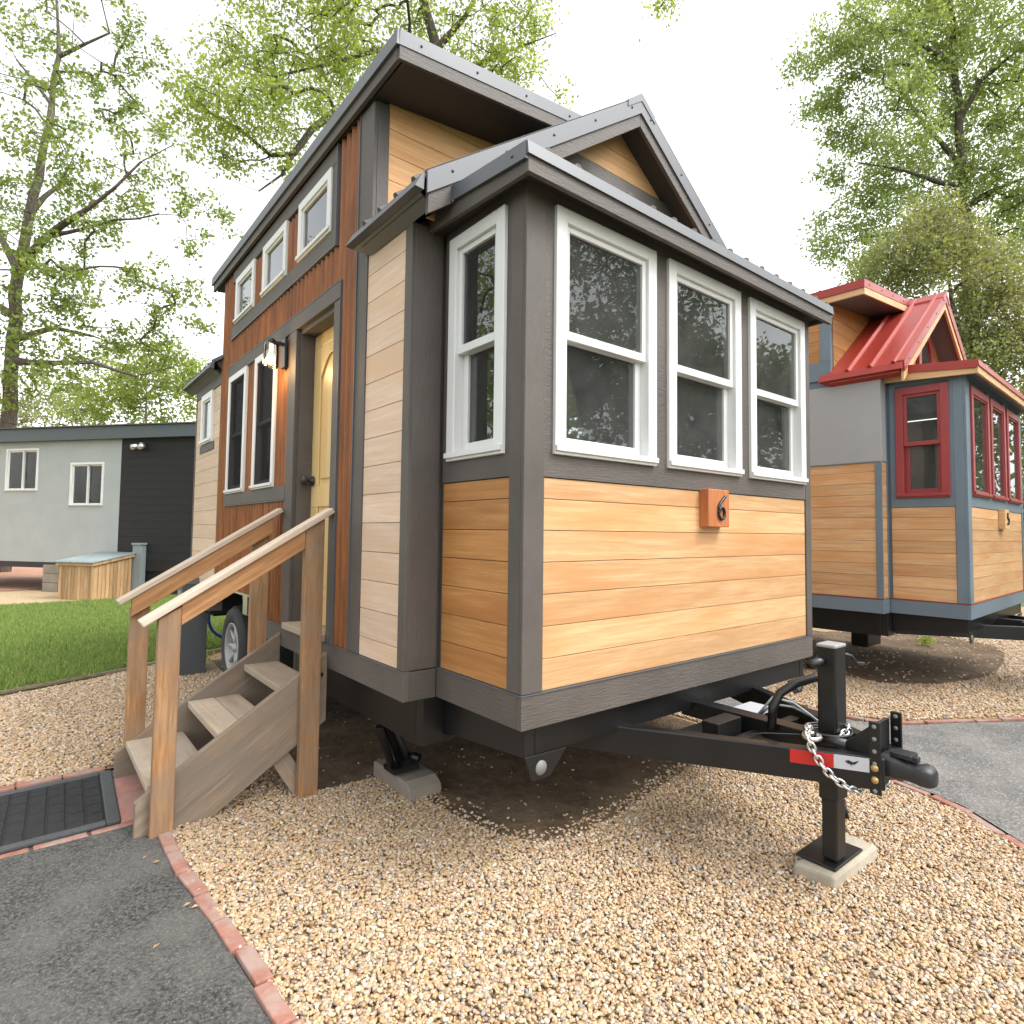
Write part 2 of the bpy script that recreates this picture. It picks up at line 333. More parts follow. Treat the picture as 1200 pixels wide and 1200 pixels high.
def board(parent, name, p0, p1, w, h, mat, side=(0, 1, 0), bevel=.003, **kw):   # long axis p0->p1, w along side, h across
    p0 = np.array(p0, float); p1 = np.array(p1, float); x = p1 - p0; L = np.linalg.norm(x); x /= L
    y = np.array(side, float); y -= x * (y @ x); y /= np.linalg.norm(y); z = np.cross(x, y)
    R = np.stack([x, y, z], 1); mb = MB(); c = (p0 + p1) / 2
    pts = [c + R @ np.array([sx * L / 2, sy * w / 2, sz * h / 2]) for sz in (-1, 1) for (sx, sy) in ((-1, -1), (1, -1), (1, 1), (-1, 1))]
    mb.hexa(pts); return mb.build(name, mat, parent, bevel, rot=R, org=c, **kw)
def rects(a0, a1, z0, z1, holes):            # rectangle minus holes (a0,a1,z0,z1) -> rectangles
    zs = sorted({z0, z1, *[min(max(h[2], z0), z1) for h in holes], *[min(max(h[3], z0), z1) for h in holes]})
    out = []
    for q0, q1 in zip(zs, zs[1:]):
        if q1 - q0 < 1e-5: continue
        zm = (q0 + q1) / 2; iv = sorted((h[0], h[1]) for h in holes if h[2] < zm < h[3]); cur = a0
        for (h0, h1) in iv:
            if h0 > cur + 1e-5 and h0 < a1: out.append((cur, h0, q0, q1))
            elif h0 >= a1: break
            cur = max(cur, h1)
        if cur < a1 - 1e-5: out.append((cur, a1, q0, q1))
    return out
def clip(poly, n, c):                        # keep n.p <= c  (2-D)
    o = []
    for i, p in enumerate(poly):
        q = poly[(i + 1) % len(poly)]; dp = n[0] * p[0] + n[1] * p[1] - c; dq = n[0] * q[0] + n[1] * q[1] - c
        if dp <= 0: o.append(p)
        if dp * dq < 0: t = dp / (dp - dq); o.append((p[0] + t * (q[0] - p[0]), p[1] + t * (q[1] - p[1])))
    return o
def planks(mb, mp, a0, a1, seams, d0, d1, holes=(), gap=.0012):
    for z0, z1 in zip(seams, seams[1:]):
        r = rnd.random()
        for (p, q, s0, s1) in rects(a0, a1, z0, z1, holes):
            g0 = gap if abs(s0 - z0) < 1e-6 else 0; g1 = gap if abs(s1 - z1) < 1e-6 else 0
            mb.mbox(mp, p, q, s0 + g0, s1 - g1, d0, d1, r)
def planks_poly(mb, mp, poly, seams, d0, d1, gap=.0012):
    for z0, z1 in zip(seams, seams[1:]):
        pl = clip(clip(list(poly), (0, -1), -(z0 + gap)), (0, 1), z1 - gap)
        if len(pl) < 3: continue
        e = np.array(mp(0, 0, d1)) - np.array(mp(0, 0, d0)); mb.prism([mp(a, z, d0) for a, z in pl], e)
def seq(z0, z1, pitch, first=None):
    o = [z0]; z = z0 + (first or pitch)
    while z < z1 - .02: o.append(z); z += pitch
    return o + [z1]

# ------------------------------------------------------------------ windows
def window(parent, mp, a0, a1, z0, z1, style='hung', fm='white', w=.058, proud=.014, blind=None, screen=True, name='window', railat=.5, glass='glass', recess=.0, curtain=False, lowd=-.034, sw=.026):
    mb = MB()
    for (p, q, s0, s1) in ((a0, a0 + w, z0, z1), (a1 - w, a1, z0, z1), (a0 + w, a1 - w, z1 - w, z1), (a0 + w, a1 - w, z0, z0 + w * .62)):
        mb.mbox(mp, p, q, s0, s1, -.085, proud - recess)
    fr = mb.build(name, fm, parent, .003)
    i0, i1, j0, j1 = a0 + w, a1 - w, z0 + w * .62, z1 - w
    sb = MB(); sb.mbox(mp, a0 - .0, a1 + .0, z0 + w * .22, z0 + w * .62, proud - recess, proud + .012 - recess); sb.build('sill', fm, fr, .002)
    def sash(x0, x1, y0, y1, d, sw, nm='sash', extra=0):
        sm = MB()
        for (p, q, s0, s1) in ((x0, x0 + sw, y0, y1), (x1 - sw, x1, y0, y1), (x0 + sw, x1 - sw, y1 - sw, y1), (x0 + sw, x1 - sw, y0, y0 + sw + extra)):
            sm.mbox(mp, p, q, s0, s1, d - .03, d)
        sm.build(nm, fm, fr, .0025)
        gm = MB(); gm.mbox(mp, x0 + sw, x1 - sw, y0 + sw + extra, y1 - sw, d - .018, d - .013); gm.build('pane', glass, fr)
    if style == 'hung':
        zr = j0 + (j1 - j0) * railat
        sash(i0, i1, zr - .018, j1, -.002, sw, extra=.010)
        sash(i0, i1, j0, zr + .016, lowd, sw + .010, extra=.006)
        if screen == 'full':
            sc = MB(); sc.mbox(mp, i0 + .001, i1 - .001, j0 + .001, j1 - .001, .003, .004); sc.build('screen', 'screen', fr)
    elif style == 'slider':
        am = (i0 + i1) / 2
        sash(i0, am + .015, j0, j1, -.006, .03); sash(am - .015, i1, j0, j1, -.036, .03)
    else:
        sash(i0, i1, j0, j1, .004, .016)
    if blind:
        bl = MB(); z = j1 - .02; zb = j1 - (j1 - j0) * blind
        while z > zb:
            c0 = mp(i0 - .01, z - .008, -.125); c1 = mp(i1 + .01, z - .008, -.125); c2 = mp(i1 + .01, z + .008, -.105); c3 = mp(i0 - .01, z + .008, -.105)
            bl.add([c0, c1, c2, c3], [(0, 1, 2, 3)]); z -= .021
        bl.build('blind', 'blind', fr, recalc=False)
    if curtain:
        cu = MB(); n = 30
        P = [mp(i0 + (i1 - i0) * (curtain[0] + (curtain[1] - curtain[0]) * k / n), 0, -.15 + .016 * math.sin(k * 1.9)) for k in range(n + 1)]
        vs = [(p[0], p[1], j0 - .05) for p in P] + [(p[0], p[1], j1 + .02) for p in P]
        cu.add(vs, [(k, k + 1, n + 2 + k, n + 1 + k) for k in range(n)], sm=True); cu.build('curtain', 'curtain', fr, recalc=False)
    return fr

# ------------------------------------------------------------------ the tiny houses
W, L, A, FB = 2.60, 4.42, .163, -.597
ZS, ZT, ZW = .63, .755, 2.72
XR, ZR, SL = 1.30, 3.80, .716
zt = lambda x: ZR - SL * abs(XR - x)
mL = lambda a, z, d: (-d, a, z)
mR = lambda a, z, d: (W + d, a, z)
mF = lambda a, z, d: (a, FB - d, z)
mB0 = lambda a, z, d: (a, 0 - d, z)
mBL = lambda a, z, d: (A - d, a, z)
mBR = lambda a, z, d: (W - A + d, a, z)
mK = lambda a, z, d: (a, L + d, z)
mG = lambda a, z, d: (a, YD - d, z)
YD = .42
def digit_six(mp, ca, cz, h, d):
    pts = []
    for k in range(15):                                        # sweeping back, top to bowl
        t = k / 14; pts.append((.34 * (1 - t) ** 1.6 - .20 * math.sin(PI * t * .86) - .04 * t, .5 - .62 * t - .04 * math.sin(PI * t)))
    cx_, cy_, rx, ry = .045, -.215, .215, .245
    for k in range(26):
        t = PI * 1.02 + 2 * PI * k / 25; pts.append((cx_ + rx * math.cos(t), cy_ + ry * math.sin(t)))
    return [mp(ca + p * h, cz + q * h, d) for p, q in pts]
def digit_five(mp, ca, cz, h, d):
    P = [(.24, .48), (-.16, .48), (-.20, .06)] + [(.02 + .24 * math.cos(t), -.16 + .27 * math.sin(t)) for t in np.linspace(PI * .72, -PI * .82, 18)]
    return [mp(ca + p * h, cz + q * h, d) for p, q in P]

def roof_ribs(mb, p_e0, p_e1, p_r0, p_r1, spacing, h=.022, first=.12, w=.03):
    e0, e1, r0, r1 = (np.array(p, float) for p in (p_e0, p_e1, p_r0, p_r1))
    n = np.cross(e1 - e0, r0 - e0); n /= np.linalg.norm(n)
    if n[2] < 0: n = -n
    Lr = np.linalg.norm(e1 - e0); t = first
    while t < Lr - .04:
        f = t / Lr; a = e0 + (e1 - e0) * f; b = r0 + (r1 - r0) * f; u = (e1 - e0) / Lr
        mb.prism([a - u * w, a + u * w, a + u * w * .45 + n * h, a - u * w * .45 + n * h], b - a); t += spacing
def slab(mb, quad, th):
    q = [np.array(p, float) for p in quad]; n = np.cross(q[1] - q[0], q[3] - q[0]); n /= np.linalg.norm(n)
    if n[2] < 0: n = -n
    mb.hexa([p - n * th for p in q] + q)

def tiny_house(label, st, loc, yaw):
    main = st == 'main'
    T = 'trim' if main else 'blue'; TV = 'trimv' if main else 'blue'
    RF = 'roofgrey' if main else 'roofred'; FR = 'white' if main else 'redframe'
    FW = 'trim' if main else 'fascia_wood'; CG = 'cedar_gable' if main else 'cedar_side'
    h = thing('tiny_house', (0, 0, 0), label, 'tiny house')
    # ---- shell with openings
    bw = (-.475, -.068, 1.665, 2.66)
    fw = [(.308, .930), (1.022, 1.644), (1.736, 2.358)] if main else [(.30, .925), (1.0, 1.60), (1.69, 2.30)]
    LW = []; TW = []
    if main:
        LW = [(1.845, 2.345, 1.66, 2.62), (2.575, 3.095, 1.66, 2.62), (3.69, 4.12, 2.155, 2.63), (.87, 1.465, .70, 2.61)]
        TW = [(.945, 1.48, 3.045, 3.42), (1.715, 2.235, 3.045, 3.42), (2.46, 2.98, 3.045, 3.42)]
    allh = LW + TW; inset = lambda hs: [(q[0] + .02, q[1] - .02, q[2] + .02, q[3] - .02) if q[2] > 1 else q for q in hs]
    wl = MB()
    for q in rects(0.02, L - .02, ZS, ZW, inset(LW) + ([(1.93, 3.61, 0, .885)] if main else [])): wl.mbox(mL, *q, -.12, -.018)
    for q in rects(YD + .015, 3.385, ZW, 3.53, inset(TW)): wl.mbox(mL, *q, -.12, -.018)
    for q in rects(FB + .12, .12, ZS, 2.74, inset([bw])): wl.mbox(mBL, *q, -.12, -.018)
    for q in rects(FB + .12, .12, ZS, 2.74, inset([bw])): wl.mbox(mBR, *q, -.12, -.018)
    for q in rects(A + .018, W - A - .018, ZS, 2.74, inset([(a, b, 1.665, 2.66) for a, b in fw])): wl.mbox(mF, *q, -.12, -.018)
    for (a, b) in ((.018, A + .018), (W - A - .018, W - .018)): wl.mbox(mB0, a, b, ZS, ZW, -.12, -.018)
    wl.mbox(mR, .02, L - .02, ZS, ZW, -.12, -.018); wl.mbox(mK, .018, W - .018, ZS, ZW, -.12, -.018)
    wl.prism([(.02, .03, ZW), (W - .02, .03, ZW), (XR, .03, zt(XR) - .1)], (0, .08, 0))
    wl.prism([(.02, L - .03, ZW), (W - .02, L - .03, ZW), (XR, L - .03, zt(XR) - .1)], (0, -.08, 0))
    wl.prism([(.02, YD + .02, ZW), (.02, YD + .02, 3.50), (XR - .05, YD + .02, 3.65), (XR - .05, YD + .02, ZW)], (0, .08, 0))
    wl.prism([(.02, 3.30, ZW), (.02, 3.30, 3.50), (XR - .05, 3.30, 3.65), (XR - .05, 3.30, ZW)], (0, .08, 0))
    wl.build('wall', TV, h)
    fl = MB(); fl.box(.33, W - .03, .03, L - .03, ZS + .02, ZT - .01); fl.box(A + .03, W - A - .03, FB + .03, .03, ZS + .02, ZT - .01)
    fl.box(.2, 2.4, 3.25, 3.28, ZT, 2.7)
    fl.build('floor', 'interior', h)
    # ---- skirt boards
    sk = MB()
    sk.mbox(mF, A - .0, W - A, ZS, ZT, -.03, 0)
    for mp in (mBL, mBR): sk.mbox(mp, FB + .03, 0, ZS, ZT, -.03, 0)
    sk.mbox(mB0, .03, A - .0005, ZS, ZT, -.03, -.0005); sk.mbox(mB0, W - A + .0005, W - .03, ZS, ZT, -.03, -.0005)
    y1s = 1.90 if main else L
    sk.mbox(mL, .0, y1s, ZS, ZT, -.03, 0); sk.mbox(mR, 0, L, ZS, ZT, -.03, 0); sk.mbox(mK, .03, W - .03, ZS, ZT, -.03, 0)
    if main: sk.mbox(mL, 3.62, L, ZS, ZT, -.03, 0)
    sk.build('skirt_board', T, h, .003)
    dr = MB(); dr.mbox(mF, A - .004, W - A + .004, ZT, ZT + .004, -.03, .004)
    for mp in (mBL, mBR): dr.mbox(mp, FB + .03, -.001, ZT, ZT + .004, -.03, .004)
    dr.mbox(mL, .0, y1s, ZT, ZT + .004, -.03, .004); dr.build('drip_edge', RF, h)
    # ---- bay: trim, cedar, windows
    def vert(name, mp, a0, a1, z0, z1, d0=-.02, d1=0., mat=None):
        b = MB(); b.mbox(mp, a0, a1, z0, z1, d0, d1); return b.build(name, mat or TV, h, .003)
    zc = ZT + .005
    zb = 1.575
    vert('corner_board', mF, A, .265, zc, 2.74); vert('corner_board', mF, W - A - .065, W - A, zc, 2.74)
    vert('corner_board', mBL, FB + .02, -.505, zc, 2.74); vert('corner_board', mBR, FB + .02, -.505, zc, 2.74)
    for q in rects(.265, W - A - .065, zb, 2.74, [(a, b, 1.665, 2.66) for a, b in fw]):
        pass
    bf = MB()
    for q in rects(.265, W - A - .065, zb, 2.74, [(a, b, 1.665, 2.66) for a, b in fw]): bf.mbox(mF, *q, -.02, -.003)
    bf.build('front_panel', T, h)
    for mp in (mBL, mBR):
        bs = MB()
        for q in rects(-.505, -.0205, zb, 2.74, [bw]): bs.mbox(mp, *q, -.02, -.003)
        bs.build('side_panel', TV, h)
    cs = [zb - .003, 1.49] + [1.49 - .1222 * k for k in range(1, 6)] + [zc]; cs = cs[::-1]
    if not main: cs = seq(zc, zb - .003, .103)
    c1 = MB(); planks(c1, mF, .268, W - A - .068, cs, -.02, -.008); c1.build('front_cladding', 'cedar' if main else 'cedar', h, .0015)
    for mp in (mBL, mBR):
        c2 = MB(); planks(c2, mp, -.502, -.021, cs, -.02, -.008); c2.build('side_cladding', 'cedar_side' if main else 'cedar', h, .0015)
    for k, (a, b) in enumerate(fw):
        if main: window(h, mF, a, b, 1.665, 2.66, 'hung', FR, blind=(.55, .55, .5)[k], curtain=((.62, 1.05), (.66, 1.05), (.5, 1.05))[k])
        else: window(h, mF, a, b, 1.665, 2.61, 'fixed', FR, w=.062)
    window(h, mBL, *bw[:2], *(bw[2:] if main else (1.655, 2.64)), 'hung', FR, glass='glassr' if main else 'glass', w=.058 if main else .062, railat=.5, curtain=(-.1, .35) if main else False)
    window(h, mBR, *bw[:2], *bw[2:], 'hung', FR)
    # ---- body front returns
    if main:
        for (a, b) in ((.018, A - .001), (W - A + .001, W - .018)): vert('corner_board', mB0, a, b, zc, 2.73)
    else:
        for (a, b) in ((.022, A - .035), (W - A + .035, W - .022)):
            cc = MB(); planks(cc, mB0, a, b, seq(zc, 1.98, .103), -.02, -.004); cc.build('cladding', 'cedar', h, .0015)
            vert('wall_panel', mB0, a, b, 1.985, 2.73, mat='greypanel')
        vert('corner_board', mB0, A - .034, A - .002, zc, 2.73); vert('corner_board', mB0, W - A + .002, W - A + .034, zc, 2.73)
    # ---- left wall
    if main:
        vert('corner_board', mL, .0, .062, zc, 2.73)
        cp = MB(); planks(cp, mL, .064, .458, seq(zc, 2.74, .1365, .09), -.02, -.006); cp.build('cladding', 'cedar_pale', h, .0015)
        vert('corner_board', mL, .46, .575, zc, 2.80); vert('corner_board', mL, YD - .0, .575, 2.80, 3.52)
        b = MB(); b.mbox(mL, .575, .581, zc, 3.52, -.02, .006); b.build('channel', 'roofgrey', h)
        vert('corner_board', mG, .02, .085, 2.80, 3.53)
        # rusted corrugated steel
        holes = [(.775, 1.60, 0, 2.712), (1.60, 3.15, 1.55, 1.645), (1.60, 3.15, 2.625, 2.712), (.87, 3.10, 2.94, 3.045), (.87, .945, 2.94, 3.6), (.87, 3.10, 3.40, 3.6),
                 (1.845, 2.345, 1.645, 2.63), (2.575, 3.095, 1.645, 2.63)] + TW + [(1.93, 3.40, 0, .885)]
        cr = MB(); P = .0676; n = 8
        for (a, b_, z0, z1) in rects(.582, 3.398, zc, 3.525, holes):
            k = max(2, int((b_ - a) / P * n)); aa = [a + (b_ - a) * i / k for i in range(k + 1)]
            d = [-.012 + .0115 * math.sin(2 * PI * q / P) for q in aa]
            vs = [mL(q, z, e) for z in (z0, z1) for q, e in zip(aa, d)] + [mL(q, z, -.022) for z in (z0, z1) for q in aa]
            m_ = k + 1; fs = [(i, i + 1, m_ + i + 1, m_ + i) for i in range(k)] + [(i, i + 1, 2 * m_ + i + 1, 2 * m_ + i) for i in range(k)] + [(m_ + i, m_ + i + 1, 3 * m_ + i + 1, 3 * m_ + i) for i in range(k)]
            fs += [(0, m_, 3 * m_, 2 * m_), (k, m_ + k, 3 * m_ + k, 2 * m_ + k)]
            cr.add(vs, fs, .5, True)
        o = cr.build('corrugated_cladding', 'rust', h, recalc=True)
        o.data.polygons.foreach_set('use_smooth', [False] * len(o.data.polygons))
        # trims
        def lt(name, a0, a1, z0, z1, d1=.006): return vert(name, mL, a0, a1, z0, z1, -.02, d1)
        lt('door_trim', .78, .862, zc, 2.61); lt('door_trim', 1.465, 1.60, zc, 2.615)
        lt('head_trim', .78, 3.14, 2.617, 2.71, .007); lt('apron_trim', 1.605, 3.14, 1.553, 1.642, .007)
        lt('frieze_board', .872, 3.10, 3.422, 3.525, .004); lt('frieze_board', .872, .943, 2.945, 3.42, .004); lt('apron_trim', .872, 3.10, 2.945, 3.043, .005)
        fz = MB()
        for (a, b_, z0, z1) in ((.775, .780, zc, 2.715), (.78, 3.145, 2.711, 2.716), (3.141, 3.146, 2.62, 2.711), (1.605, 3.145, 1.546, 1.552), (.865, 3.105, 2.938, 2.944), (.866, .871, 2.944, 3.52)): fz.mbox(mL, a, b_, z0, z1, -.02, .0085)
        fz.build('flashing', 'roofgrey', h)
        for (a, b_) in ((1.845, 2.345), (2.575, 3.095)): window(h, mL, a, b_, 1.645, 2.618, 'hung', FR, w=.05, curtain=(.1, .5), lowd=-.022, sw=.018, screen='full')
        for q in TW: window(h, mL, *q, 'fixed', FR, w=.052, glass='glassr')
        # door set back in its jambs
        jb = MB()
        jb.mbox(mL, 1.445, 1.466, zc, 2.61, -.16, -.0205); jb.mbox(mL, .862, .878, zc, 2.61, -.16, -.0205); jb.mbox(mL, .878, 1.445, 2.585, 2.61, -.16, -.0205)
        jb.build('door_jamb', 'trim', h)
        dm = MB(); da, db, dz0, dz1, dd = .879, 1.444, .80, 2.584, -.105
        dm.mbox(mL, da, db, dz0, dz1, dd - .03, dd - .012)                                            # core
        cxm = (da + db) / 2; hw = .17
        for q in rects(da, db, dz0, dz1, [(cxm - hw, cxm + hw, .98, 1.50), (cxm - hw, cxm + hw, 1.63, 2.50)]): dm.mbox(mL, *q, dd - .012, dd)
        for sgn in (0,):                                                                                  # arched spandrel above the upper panel
            ar = [(cxm - hw + 2 * hw * k / 16, 2.30 + .13 * math.sin(PI * k / 16)) for k in range(17)]
            dm.prism([mL(a, z, dd - .012) for a, z in ([(cxm - hw, 2.50)] + ar + [(cxm + hw, 2.50)])], np.array(mL(0, 0, .012)))
        ar = [(cxm + hw - .03 - 2 * (hw - .03) * k / 16, 2.26 + .12 * math.sin(PI * k / 16)) for k in range(17)]
        dm.prism([mL(a, z, dd - .012) for a, z in ([(cxm - hw + .03, 1.67), (cxm + hw - .03, 1.67)] + ar)], np.array(mL(0, 0, .009)))
        dm.mbox(mL, cxm - hw + .03, cxm + hw - .03, 1.02, 1.46, dd - .012, dd - .003)
        door = dm.build('door', 'door', h, .004)
        kn = MB(); kn.lathe([(.0, dd), (.030, dd), (.030, dd + .008), (.011, dd + .012), (.011, dd + .035), (.022, dd + .040), (.029, dd + .055), (.024, dd + .072), (.0, dd + .078)], mL(1.405, 1.665, 0), (-1, 0, 0), 20)
        kn.build('door_knob', 'lampmetal', door)
        th = MB(); th.mbox(mL, .87, 1.46, ZT + .006, .798, -.14, .045); th.build('threshold', 'tread', h, .004)
        # rear low section
        rw = (3.69, 4.12, 2.155, 2.63)
        vert('corner_board', mL, 3.40, 3.415, zc, 2.75)
        lt('frieze_board', 3.416, L, 2.632, 2.75, .0); lt('apron_trim', 3.62, 4.18, 2.08, 2.153, .002)
        rp = MB(); planks(rp, mL, 3.416, L - .03, seq(zc, 2.63, .128), -.02, -.006, [rw, (3.62, 4.18, 2.08, 2.153)]); rp.build('cladding', 'cedar_pale', h, .0015)
        vert('corner_board', mL, L - .03, L, zc, 2.75)
        window(h, mL, *rw, 'fixed', FR, w=.06)
        # wheel opening flashing
        wf = MB(); wf.mbox(mL, 1.93, 3.62, .868, .884, -.05, .004); wf.mbox(mL, 2.60, 2.72, .70, .868, -.10, -.06); wf.build('fender_flashing', 'zinc', h)
    else:
        cc = MB(); planks(cc, mL, .0, L - .0, seq(zc, 1.98, .103), -.02, -.008); cc.build('cladding', 'cedar', h, .0015)
        vert('corner_board', mL, -.0, .055, zc, 1.98, d1=.002); vert('wall_panel', mL, 0, L, 1.985, 2.73, mat='greypanel')
        b = MB(); b.mbox(mL, 0, L, 1.978, 1.985, -.02, .004); b.build('flashing', 'blue', h)
        vert('dormer_board', mL, YD, 3.4, 2.80, 2.98); vert('dormer_board', mL, YD, .52, 2.98, 3.53)
        cc = MB(); planks(cc, mL, .52, 3.4, seq(2.98, 3.52, .103), -.02, -.006); cc.build('cladding', 'cedar_side', h)
    # ---- right and rear faces, plain cedar
    cc = MB(); planks(cc, mR, .02, L - .02, seq(zc, 2.73, .13), -.02, -.006); planks(cc, mK, .02, W - .02, seq(zc, 2.73, .13), -.02, -.006); cc.build('cladding', 'cedar_pale' if main else 'cedar', h)
    # ---- gable front (above the bay roof) and dormer cheek
    gp = MB(); poly = [(.04, 2.74), (W - .04, 2.74), (XR, zt(XR) - .07)]
    mB1 = (lambda a, z, d: (a, -.055 - d, z)) if main else mB0
    planks_poly(gp, mB1, poly, seq(2.74, 3.8, .135), -.02, -.004); gp.build('gable_cladding', CG, h, .0015)
    if main:
        tb = MB(); pl = clip(clip(clip(clip([(0, 2.84), (W, 2.84), (W, 3.395), (0, 3.395)], (0, 1), 3.395), (-SL, 1), ZR - SL * XR - .07), (SL, 1), ZR + SL * XR - .07), (0, -1), -3.25)
        tb.prism([mB1(a, z, -.004) for a, z in pl], (0, -.022, 0)); tb.build('gable_trim', T, h, .002)
    else:
        aw = MB(); N = 20; arc = [(XR + .25 * math.cos(PI * k / N), 3.13 + .34 * math.sin(PI * k / N)) for k in range(N + 1)]; arci = [(XR + .17 * math.cos(PI * k / N), 3.13 + .25 * math.sin(PI * k / N)) for k in range(N + 1)]
        ring = [(XR + .25, 2.86)] + arc + [(XR - .25, 2.86)]; rin = [(XR + .17, 2.90)] + arci + [(XR - .17, 2.90)]; n_ = len(ring)
        vs = [mB0(a, z, .0) for a, z in ring] + [mB0(a, z, .0) for a, z in rin] + [mB0(a, z, .03) for a, z in ring] + [mB0(a, z, .03) for a, z in rin]
        fs = []
        for i in range(n_ - 1): fs += [(2 * n_ + i, 2 * n_ + i + 1, 3 * n_ + i + 1, 3 * n_ + i), (i, i + 1, 2 * n_ + i + 1, 2 * n_ + i), (n_ + i, n_ + i + 1, 3 * n_ + i + 1, 3 * n_ + i)]
        fs += [(0, n_ - 1, 3 * n_ - 1 - n_, 2 * n_), (2 * n_, 3 * n_ - 1, 4 * n_ - 1, 3 * n_)]
        aw.add(vs, fs); w_ = aw.build('arched_window', FR, h)
        pn = MB(); pn.prism([mB0(a, z, .004) for a, z in rin], (0, -.006, 0)); pn.build('pane', 'glass', w_)
        for x in (.55, 2.05):
            vert('gable_trim', mB0, x - .16, x - .10 if x < 1 else x - .10, 2.84, 3.10, -.003, .02)
    dz = lambda x: 3.655 + .11 * (x + .03)
    poly = [(.085, zt(.085) - .1), (.085, dz(.085) - .12), (XR, dz(XR) - .12), (XR, zt(XR) - .06)]
    dg = MB(); planks_poly(dg, mG, poly, seq(2.74, 3.8, .135), -.02, -.006); dg.build('dormer_cladding', CG, h, .0015)
    mG2 = lambda a, z, d: (a, 3.4 + d, z)
    dg = MB(); planks_poly(dg, mG2, poly, seq(2.74, 3.8, .135), -.02, -.006); dg.build('dormer_cladding', CG, h)
    # ---- roofs
    EX = -.06; Y0, Y1 = -.20, 4.62
    roof = MB()
    rib = MB()
    for (ya, yb) in ((Y0, YD + .02), (3.38, Y1)):
        slab(roof, [(EX, ya, zt(EX)), (EX, yb, zt(EX)), (XR, yb, ZR), (XR, ya, ZR)], .015)
        roof_ribs(rib, (EX - .006, ya, zt(EX) - .004), (EX - .006, yb, zt(EX) - .004), (XR, ya, ZR), (XR, yb, ZR), .16 if main else .19, .02 if main else .028, .07, .022)
    slab(roof, [(W - EX, Y0, zt(EX)), (W - EX, Y1, zt(EX)), (XR, Y1, ZR), (XR, Y0, ZR)], .015)
    roof_ribs(rib, (W - EX + .006, Y0, zt(EX)), (W - EX + .006, Y1, zt(EX)), (XR, Y0, ZR), (XR, Y1, ZR), .23, .022, .07, .025)
    slab(roof, [(-.03, .10, dz(-.03)), (-.03, 3.70, dz(-.03)), (XR, 3.70, dz(XR)), (XR, .10, dz(XR))], .015)
    roof_ribs(rib, (-.03, .1, dz(-.03)), (-.03, 3.7, dz(-.03)), (XR, .1, dz(XR)), (XR, 3.7, dz(XR)), .25, .02, .15, .02)
    rf = roof.build('roof', RF, h); rib.build('roof_rib', 'ribbrown' if main else RF, rf)
    cap = MB()
    cw = .115; yc = Y0 - .016; pc = [(XR - cw, yc, ZR + .020 - cw * SL), (XR, yc, ZR + .026), (XR + cw, yc, ZR + .020 - cw * SL), (XR + cw, yc, ZR - .02 - cw * SL), (XR, yc, ZR - .02), (XR - cw, yc, ZR - .02 - cw * SL)]
    cap.prism(pc, (0, Y1 - Y0, 0))
    cap.build('ridge_cap', RF, rf)
    deck = MB(); off = .13
    for s_ in (1, -1):
        X = lambda x: x if s_ > 0 else W - x
        for (ya, yb) in (((Y0 + .02, YD), (3.4, Y1 - .02)) if s_ > 0 else ((Y0 + .02, Y1 - .02),)):
            q = [(X(EX + .02), ya, zt(EX + .02) - .03), (X(EX + .02), yb, zt(EX + .02) - .03), (XR, yb, ZR - .03), (XR, ya, ZR - .03)]
            slab(deck, q, .075)
    slab(deck, [(-.012, .118, dz(0) - .02), (-.012, 3.68, dz(0) - .02), (XR, 3.68, dz(XR) - .02), (XR, .118, dz(XR) - .02)], .105)
    deck.build('soffit', 'soffit' if main else 'blue', h)
    # rake: metal strip over fascia board, both slopes, front
    for (yy, tip) in ((Y0, EX),):
        for s_ in (1, -1):
            X = lambda x: x if s_ > 0 else W - x
            x0 = tip + .01
            ms = MB(); ms.prism([(X(x0), yy, zt(x0) + .012), (XR, yy, ZR + .012), (XR, yy, ZR - .088), (X(x0), yy, zt(x0) - .088)], (0, -.012, 0))
            ms.prism([(X(x0), yy + .06, zt(x0) + .008), (XR, yy + .06, ZR + .008), (XR, yy + .06, ZR + .014), (X(x0), yy + .06, zt(x0) + .014)], (0, -.072, 0))
            n_s = 5
            for i in range(n_s):
                xx = x0 + .12 + (XR - x0 - .2) * i / (n_s - 1); ms.lathe([(0, .0), (.006, .0), (.006, .004), (0, .006)], (X(xx), yy - .012, zt(xx) - .035), (0, -1, 0), 8)
            ms.build('rake_trim', RF, rf)
            fs_ = MB(); fs_.prism([(X(x0 + .01), yy + .02, zt(x0 + .01) - .05), (XR, yy + .02, ZR - .05), (XR, yy + .02, ZR - .16), (X(x0 + .01), yy + .02, zt(x0 + .01) - .175)], (0, -.022, 0)); fs_.build('rake_board', FW, h, .002)
    # eave drip strips on the low slope
    for (ya, yb) in ((Y0, .50), (3.42, Y1)):
        ev = MB(); ev.hexa([(EX - .040, ya, zt(EX) - .062), (EX, ya, zt(EX) - .066), (EX, yb, zt(EX) - .066), (EX - .040, yb, zt(EX) - .062), (EX - .006, ya, zt(EX) + .004), (EX + .004, ya, zt(EX) + .008), (EX + .004, yb, zt(EX) + .008), (EX - .006, yb, zt(EX) + .004)])
        ev.prism([(EX - .002, ya + .03, zt(EX) - .0625), (EX - .002, yb, zt(EX) - .0625), (.0, yb if yb > 1 else YD, zt(EX) - .10), (.0, ya + .03, zt(EX) - .10)], (0, 0, -.006))
        ev.build('eave_trim', RF, rf)
        sf = MB(); sf.box(EX + .01, .0, ya + .03, min(yb, YD) if yb < 1 else yb, 2.748, 2.756); sf.build('soffit', 'soffit' if main else FW, h)
